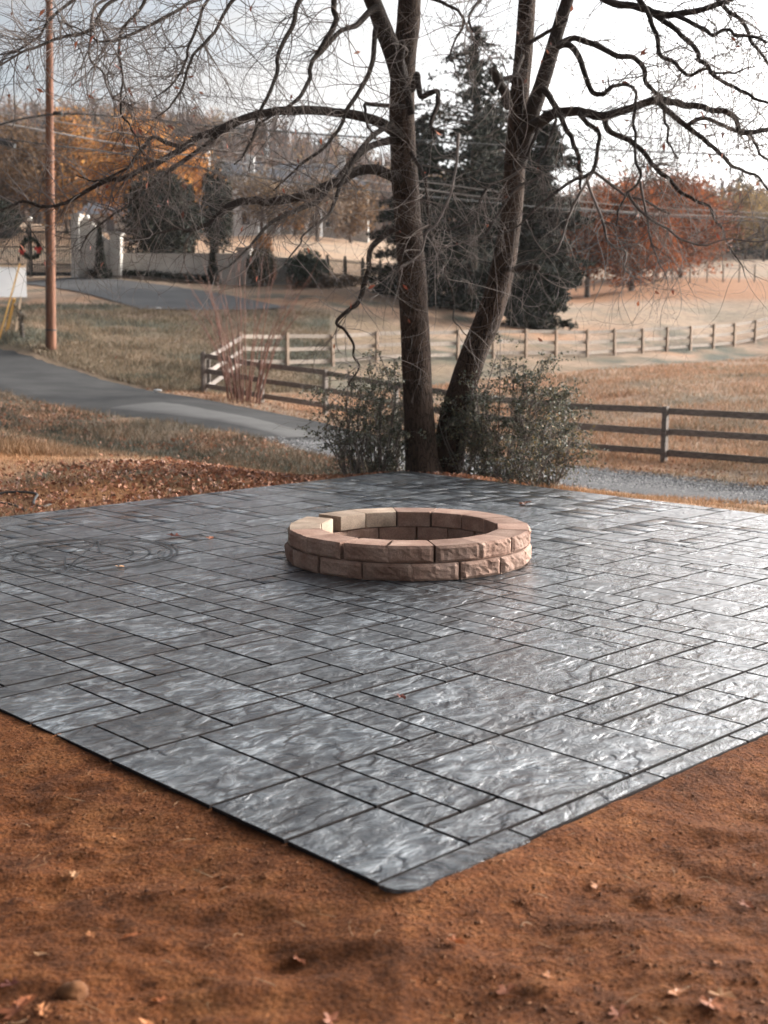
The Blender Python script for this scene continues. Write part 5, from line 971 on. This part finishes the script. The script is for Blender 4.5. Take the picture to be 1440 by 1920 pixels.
# bare trees beyond the field and a wooded hill behind everything
def bare(label, px, d, py_top, spread, group, seed, cols=None):
    r = np.random.default_rng(seed); b = foot(px, d); h = at(px, py_top, d)[2] - b[2]; t = thing('bare_tree', label, 'tree', b, group); V_, F_, k_ = [], [], [0]
    def br(p, d_, L_, rad, lev):
        m = 6; pts = [p]; dd = d_.copy()
        for _ in range(m - 1): dd = dd + r.normal(0, 0.10, 3) + A([0, 0, 0.05]); dd /= np.linalg.norm(dd); pts.append(pts[-1] + dd * L_ / (m - 1))
        V, F = tube(pts, np.linspace(rad, rad * 0.45, m), 4, cap=False); V_.append(V); F_.append(F + k_[0]); k_[0] += len(V)
        if lev < 4:
            for _ in range(3 if lev else 7): i = r.integers(2, 6); q_ = r.normal(0, 1, 3) * spread; q_[2] = abs(q_[2]) * 0.5; br(pts[i], dd * 0.8 + q_, L_ * r.uniform(0.45, 0.7), rad * 0.5, lev + 1)
    P = smooth_path([b - A([0, 0, 0.3]), b + A([0, 0, h * 0.45])], 6); add('trunk', *tube(P, np.linspace(0.2, 0.13, 6), 7), M_bark_far, t)
    for k in range(3): br(P[3 + k], A([r.normal(0, 0.25), r.normal(0, 0.25), 1.0]), h * 0.42, 0.11, 1)
    add('crown', np.concatenate(V_), np.concatenate(F_), M_bark_far, t)
for i, (px, d, py, lab) in enumerate([(1195, 150, 225, 'tall thin bare tree behind the rust trees, close to the cedar'), (1232, 155, 235, 'bare tree rising behind the tallest rust crown'), (1262, 152, 215, 'tallest thin bare tree behind the broadest rust tree'), (1150, 158, 260, 'low bare tree at the edge of the dark cedar'), (1405, 165, 455, 'dark bare tree at the shaded wood edge')]):
    bare(lab, px, d, py if i < 4 else 395, 0.5, 'bare trees beyond the field', 40 + i)
fv, ff, fc, k = [], [], [], 0; leafP, leafC = [], []
x = rng.uniform(-0.42, 0.42, 3600); dd_ = np.exp(rng.uniform(math.log(205), math.log(560), 3600)); X, Y = np.sin(x) * dd_, np.cos(x) * dd_; Z = H(X, Y)
for i in range(len(X)):
    h = rng.uniform(7, 15); c = A([[0.115, 0.092, 0.085], [0.15, 0.115, 0.10], [0.17, 0.105, 0.075], [0.10, 0.085, 0.08]][rng.integers(0, 4)]) * rng.uniform(0.8, 1.25); b = A([X[i], Y[i], Z[i]]); m = 26
    th = rng.uniform(0, 6.28, m); rr = rng.random(m) ** 0.7; z0 = h * rng.uniform(0.25, 0.7, m); tipp = np.stack([rr * 3.0 * np.cos(th), rr * 3.0 * np.sin(th), np.minimum(z0 + rng.uniform(2, 5, m), h) * (1 - 0.25 * rr)], -1) + b
    bs = np.stack([0.25 * rr * np.cos(th), 0.25 * rr * np.sin(th), z0], -1) + b; w = rng.uniform(0.10, 0.28, m)[:, None] * np.stack([np.cos(th + 1.57), np.sin(th + 1.57), 0 * th], -1) + A([0.10, 0, 0])
    fv.append(np.stack([bs - w, bs + w, tipp], 1).reshape(-1, 3)); ff.append(np.arange(m * 3).reshape(m, 3) + k); k += m * 3; fc.append(np.broadcast_to(c, (m * 3, 3)))
    tk = A([[-0.18, 0, -0.5], [0.18, 0, -0.5], [0.03, 0, h * 0.8]]) + b; fv.append(tk); ff.append(A([[0, 1, 2]]) + k); k += 3; fc.append(np.broadcast_to(c * 0.8, (3, 3)))
    u = rng.random()
    if u < 0.10: q_ = inball(60) * A([2.2, 2.2, h * 0.45]); q_[:, :2] *= (0.75 - q_[:, 2:3] / (h * 0.9)); leafP.append(q_ + b + A([0, 0, h * 0.5])); leafC.append(np.broadcast_to(A([0.035, 0.044, 0.034]), (60, 3)))
    elif u < 0.42: q_ = inball(46) * A([2.8, 2.8, h * 0.36]); leafP.append(q_ + b + A([0, 0, h * 0.62])); leafC.append(np.broadcast_to(A([[0.20, 0.115, 0.07], [0.17, 0.10, 0.07], [0.22, 0.15, 0.085]][rng.integers(0, 3)]), (46, 3)))
leafP = np.concatenate(leafP); V, F = quads(leafP, rng.uniform(0.5, 1.0, len(leafP)), 0.7)
V = np.concatenate(fv + [V]); lf = np.stack([F[:, [0, 1, 2]], F[:, [0, 2, 3]]], 1).reshape(-1, 3) + k
o = add('wooded_hill_trees', V, np.concatenate(ff + [lf]), M_treeleaf, None, False, np.concatenate(fc + [np.repeat(np.concatenate(leafC), 4, 0)]), 'stuff'); tag(o, 'mass of bare grey brown woodland covering the far hill', 'woodland')
# shaded evergreen belt at the right wood edge
P = []
for px in np.arange(1330, 1560, 7): b = foot(px, 182 + rng.uniform(-4, 6)); hh = rng.uniform(3, 5.5); P.append(b + inball(170) * A([1.6, 1.6, hh / 2]) + A([0, 0, hh / 2]))
P = np.concatenate(P); V, F = quads(P, 0.55, 0.6); o = add('undergrowth_belt', V, F, M_needle, None, False, tint(len(P), [(0.03, 0.036, 0.034), (0.045, 0.048, 0.042)], 4), 'stuff'); tag(o, 'dark evergreen undergrowth along the edge of the upper field', 'undergrowth')

# ------------------------------------------------------------------ grass and leaf litter
def blades(name, label, n_, d0, d1, hmin, hmax, cols, cond, width=0.10, px0=-60, px1=1500, pw=1.0, curl=0.5, dens=None):
    d = np.exp(math.log(d0) + (math.log(d1) - math.log(d0)) * rng.random(n_) ** pw); px = rng.uniform(px0, px1, n_); x = (px - 720) / FPX * d * 1.01; y = d
    k = cond(x, y)
    if dens is not None: k &= rng.random(n_) < dens(x, y)
    x, y = x[k], y[k]; n_ = len(x); z = H(x, y) + fbm(v3(x, y), 0.9, 4) * 0.07 * sstep(6, 14, np.hypot(x, y)) - 0.015
    h = rng.uniform(hmin, hmax, n_) * (0.6 + 0.8 * vnoise(v3(x, y), 0.8)); th = rng.uniform(0, 6.28, n_); w = h * width; b = np.stack([x, y, z], -1)
    s = np.stack([np.cos(th), np.sin(th), 0 * th], -1) * w[:, None]; ln = rng.normal(0, curl, (n_, 2)) * h[:, None]; tip = b + np.c_[ln, h]
    V = np.stack([b - s, b + s, tip], 1).reshape(-1, 3); c = gcol(x, y); c = c * 0.55 + A(cols)[rng.integers(0, len(cols), n_)] * 0.55; c = np.repeat(c * rng.uniform(0.7, 1.3, (n_, 1)), 3, 0)
    o = add(name, V, np.arange(n_ * 3).reshape(-1, 3), M_blade, None, False, c, 'stuff'); tag(o, label, 'grass')
def outp(x, y, m=0.12):
    a = (x - PN[0]) * E1[0] + (y - PN[1]) * E1[1]; b = (x - PN[0]) * E2[0] + (y - PN[1]) * E2[1]; return ~((a > -m) & (b > -m) & (a < L1 + m) & (b < L2 + m))
STRAWC = [(0.34, 0.215, 0.125), (0.30, 0.155, 0.075), (0.24, 0.125, 0.06), (0.15, 0.125, 0.075)]
blades('lawn_grass', 'dormant orange brown lawn grass beside the patio', 70000, 10.5, 21.5, 0.025, 0.07, STRAWC, lambda x, y: outp(x, y) & (rq(x, y) > ROAD1 + 0.1) & (x < 0.6), px0=-80, px1=700)
blades('bank_grass', 'rough grey green grass on the ditch bank below the road', 60000, 17, 34, 0.06, 0.17, [(0.032, 0.037, 0.028), (0.045, 0.048, 0.035), (0.10, 0.06, 0.036)], lambda x, y: (rq(x, y) > ROAD1 - 0.05) & (rq(x, y) < 14) & outp(x, y, 0.8) & (x < 1.2), px0=-80, px1=700, width=0.07)
blades('verge_grass', 'mixed green and straw grass on the bank above the road', 90000, 34, 60, 0.06, 0.20, [(0.095, 0.092, 0.066), (0.21, 0.155, 0.105), (0.07, 0.072, 0.052)], lambda x, y: (rq(x, y) < edge0(rs(x, y)) - 0.05) & ((rs(x, y) > 15.6) | (x < -6.0)), px0=-80, px1=620, width=0.12)
blades('roadside_grass', 'straw coloured grass fringing the fence and gravel lane', 40000, 17, 37, 0.05, 0.16, [(0.34, 0.21, 0.12), (0.27, 0.135, 0.065), (0.36, 0.265, 0.175)], lambda x, y: (rq(x, y) < ROAD0 + 0.35) & (rq(x, y) > -1.4), width=0.09, px0=300)
blades('paddock_grass', 'brown orange grass of the fenced paddock', 170000, 22, 92, 0.06, 0.17, [(0.33, 0.185, 0.105), (0.28, 0.15, 0.085), (0.32, 0.245, 0.17), (0.12, 0.108, 0.075)], lambda x, y: (rq(x, y) < 0.2) & (rs(x, y) < 15.3), width=0.12, px0=360, px1=1500)
blades('lane_edge_grass', 'thin straw grass between patio and gravel lane', 16000, 12, 19, 0.03, 0.09, STRAWC, lambda x, y: outp(x, y) & (rq(x, y) > ROAD1 - 0.25) & (x > 0.6), px0=800, px1=1500)
def litter(name, label, n_, d0, d1, px0, px1, cond, cols, size, dens):
    d = rng.uniform(d0, d1, n_); px = rng.uniform(px0, px1, n_); x = (px - 720) / FPX * d * 1.01; k = cond(x, d) & (rng.random(n_) < dens(x, d)); x, y = x[k], d[k]
    z = H(x, y) + fbm(v3(x, y), 0.9, 4) * 0.07 * sstep(6, 14, np.hypot(x, y)) + 0.02; P = np.stack([x, y, z + rng.random(len(x)) * 0.025], -1); V, F = quads(P, rng.uniform(0.6, 1.3, len(x)) * size, 0.6, 0.3)
    o = add(name, V, F, M_leaf, None, False, tint(len(x), cols, 4, 0.35), 'stuff'); tag(o, label, 'leaves')
LC = [(0.20, 0.075, 0.04), (0.14, 0.055, 0.03), (0.28, 0.12, 0.065), (0.34, 0.17, 0.10), (0.10, 0.045, 0.03)]
litter('leaf_litter', 'drift of fallen red brown leaves on the lawn by the patio edge', 26000, 11.5, 20, -60, 720, lambda x, y: outp(x, y, 0.05) & (rq(x, y) > ROAD1 + 0.5), LC, 0.055, lambda x, y: np.clip(0.10 + 1.0 * sstep(-3.6, -1.2, x) * sstep(19, 16, y) + 0.8 * fbm(v3(x, y), 0.7, 3), 0, 1))
litter('bank_leaf_litter', 'fallen leaves caught in the grass of the ditch bank', 16000, 19, 33, -60, 660, lambda x, y: (rq(x, y) > ROAD1 + 0.1) & (rq(x, y) < 13), LC, 0.075, lambda x, y: np.clip(0.35 + 1.2 * fbm(v3(x, y), 0.5, 3), 0, 1))
litter('verge_leaf_litter', 'fallen leaves along the foot of the roadside fence', 14000, 18, 38, 280, 1480, lambda x, y: (rq(x, y) < ROAD0 + 0.2) & (rq(x, y) > -0.8), LC, 0.07, lambda x, y: np.clip(0.5 + 0.8 * fbm(v3(x, y), 0.6, 3), 0, 1))
litter('shrub_leaf_litter', 'fallen leaves under the shrubs round the bare tree', 5000, 14.2, 17.5, 590, 1100, lambda x, y: outp(x, y, 0.03), LC, 0.055, lambda x, y: 0.8 + 0 * x)

n_ = 26000; ss = rng.uniform(-14, 6.0, n_); qq = rng.uniform(ROAD0 + 0.1, ROAD1 + 0.1, n_); P2 = FB + FT * ss[:, None] + FN * qq[:, None]; kk = outp(P2[:, 0], P2[:, 1], 0.3); P2 = P2[kk]; n_ = len(P2); sz = rng.uniform(0.008, 0.026, n_)
kq = (rq(P2[:, 0], P2[:, 1]) - ROAD0 - 0.25) / (ROAD1 - ROAD0 - 0.35); zz = H(P2[:, 0], P2[:, 1]) + 0.006 + 0.05 * (1 - (2 * np.clip(kq, 0, 1) - 1) ** 2)
Vc = OCT[None] * sz[:, None, None] * rng.uniform(0.5, 1.3, (n_, 6, 1)) * A([1.1, 1, 0.7]) + np.c_[P2, zz][:, None]
o = add('gravel_stones', Vc.reshape(-1, 3), (OCT_F[None] + (np.arange(n_) * 6)[:, None, None]).reshape(-1, 3), vcol('gravel_stone', 0.9), None, False, tint(n_, [(0.12, 0.12, 0.125), (0.22, 0.22, 0.222), (0.07, 0.07, 0.075), (0.30, 0.295, 0.29)], 6, 0.2), 'stuff'); tag(o, 'loose grey gravel covering the lane behind the patio', 'gravel')

# ------------------------------------------------------------------ thin haze in the valley air
hzm = bpy.data.materials.new('haze_air'); hzm.use_nodes = True; hn = hzm.node_tree.nodes; hn.remove(hn['Principled BSDF'])
pv = hn.new('ShaderNodeVolumePrincipled'); pv.inputs['Density'].default_value = 0.00013; pv.inputs['Color'].default_value = (0.86, 0.88, 0.92, 1); pv.inputs['Anisotropy'].default_value = 0.3
hzm.node_tree.links.new(pv.outputs[0], hn['Material Output'].inputs['Volume'])
zt_h = float(max(GZ.max(), 70)) + 22
V, F = box((0, 800, (zt_h - 4) / 2), (6000, 6000, zt_h + 4)); o = add('haze', V, F, hzm, None, False, None, 'stuff'); tag(o, 'thin pale haze softening the far wooded hill', 'haze')
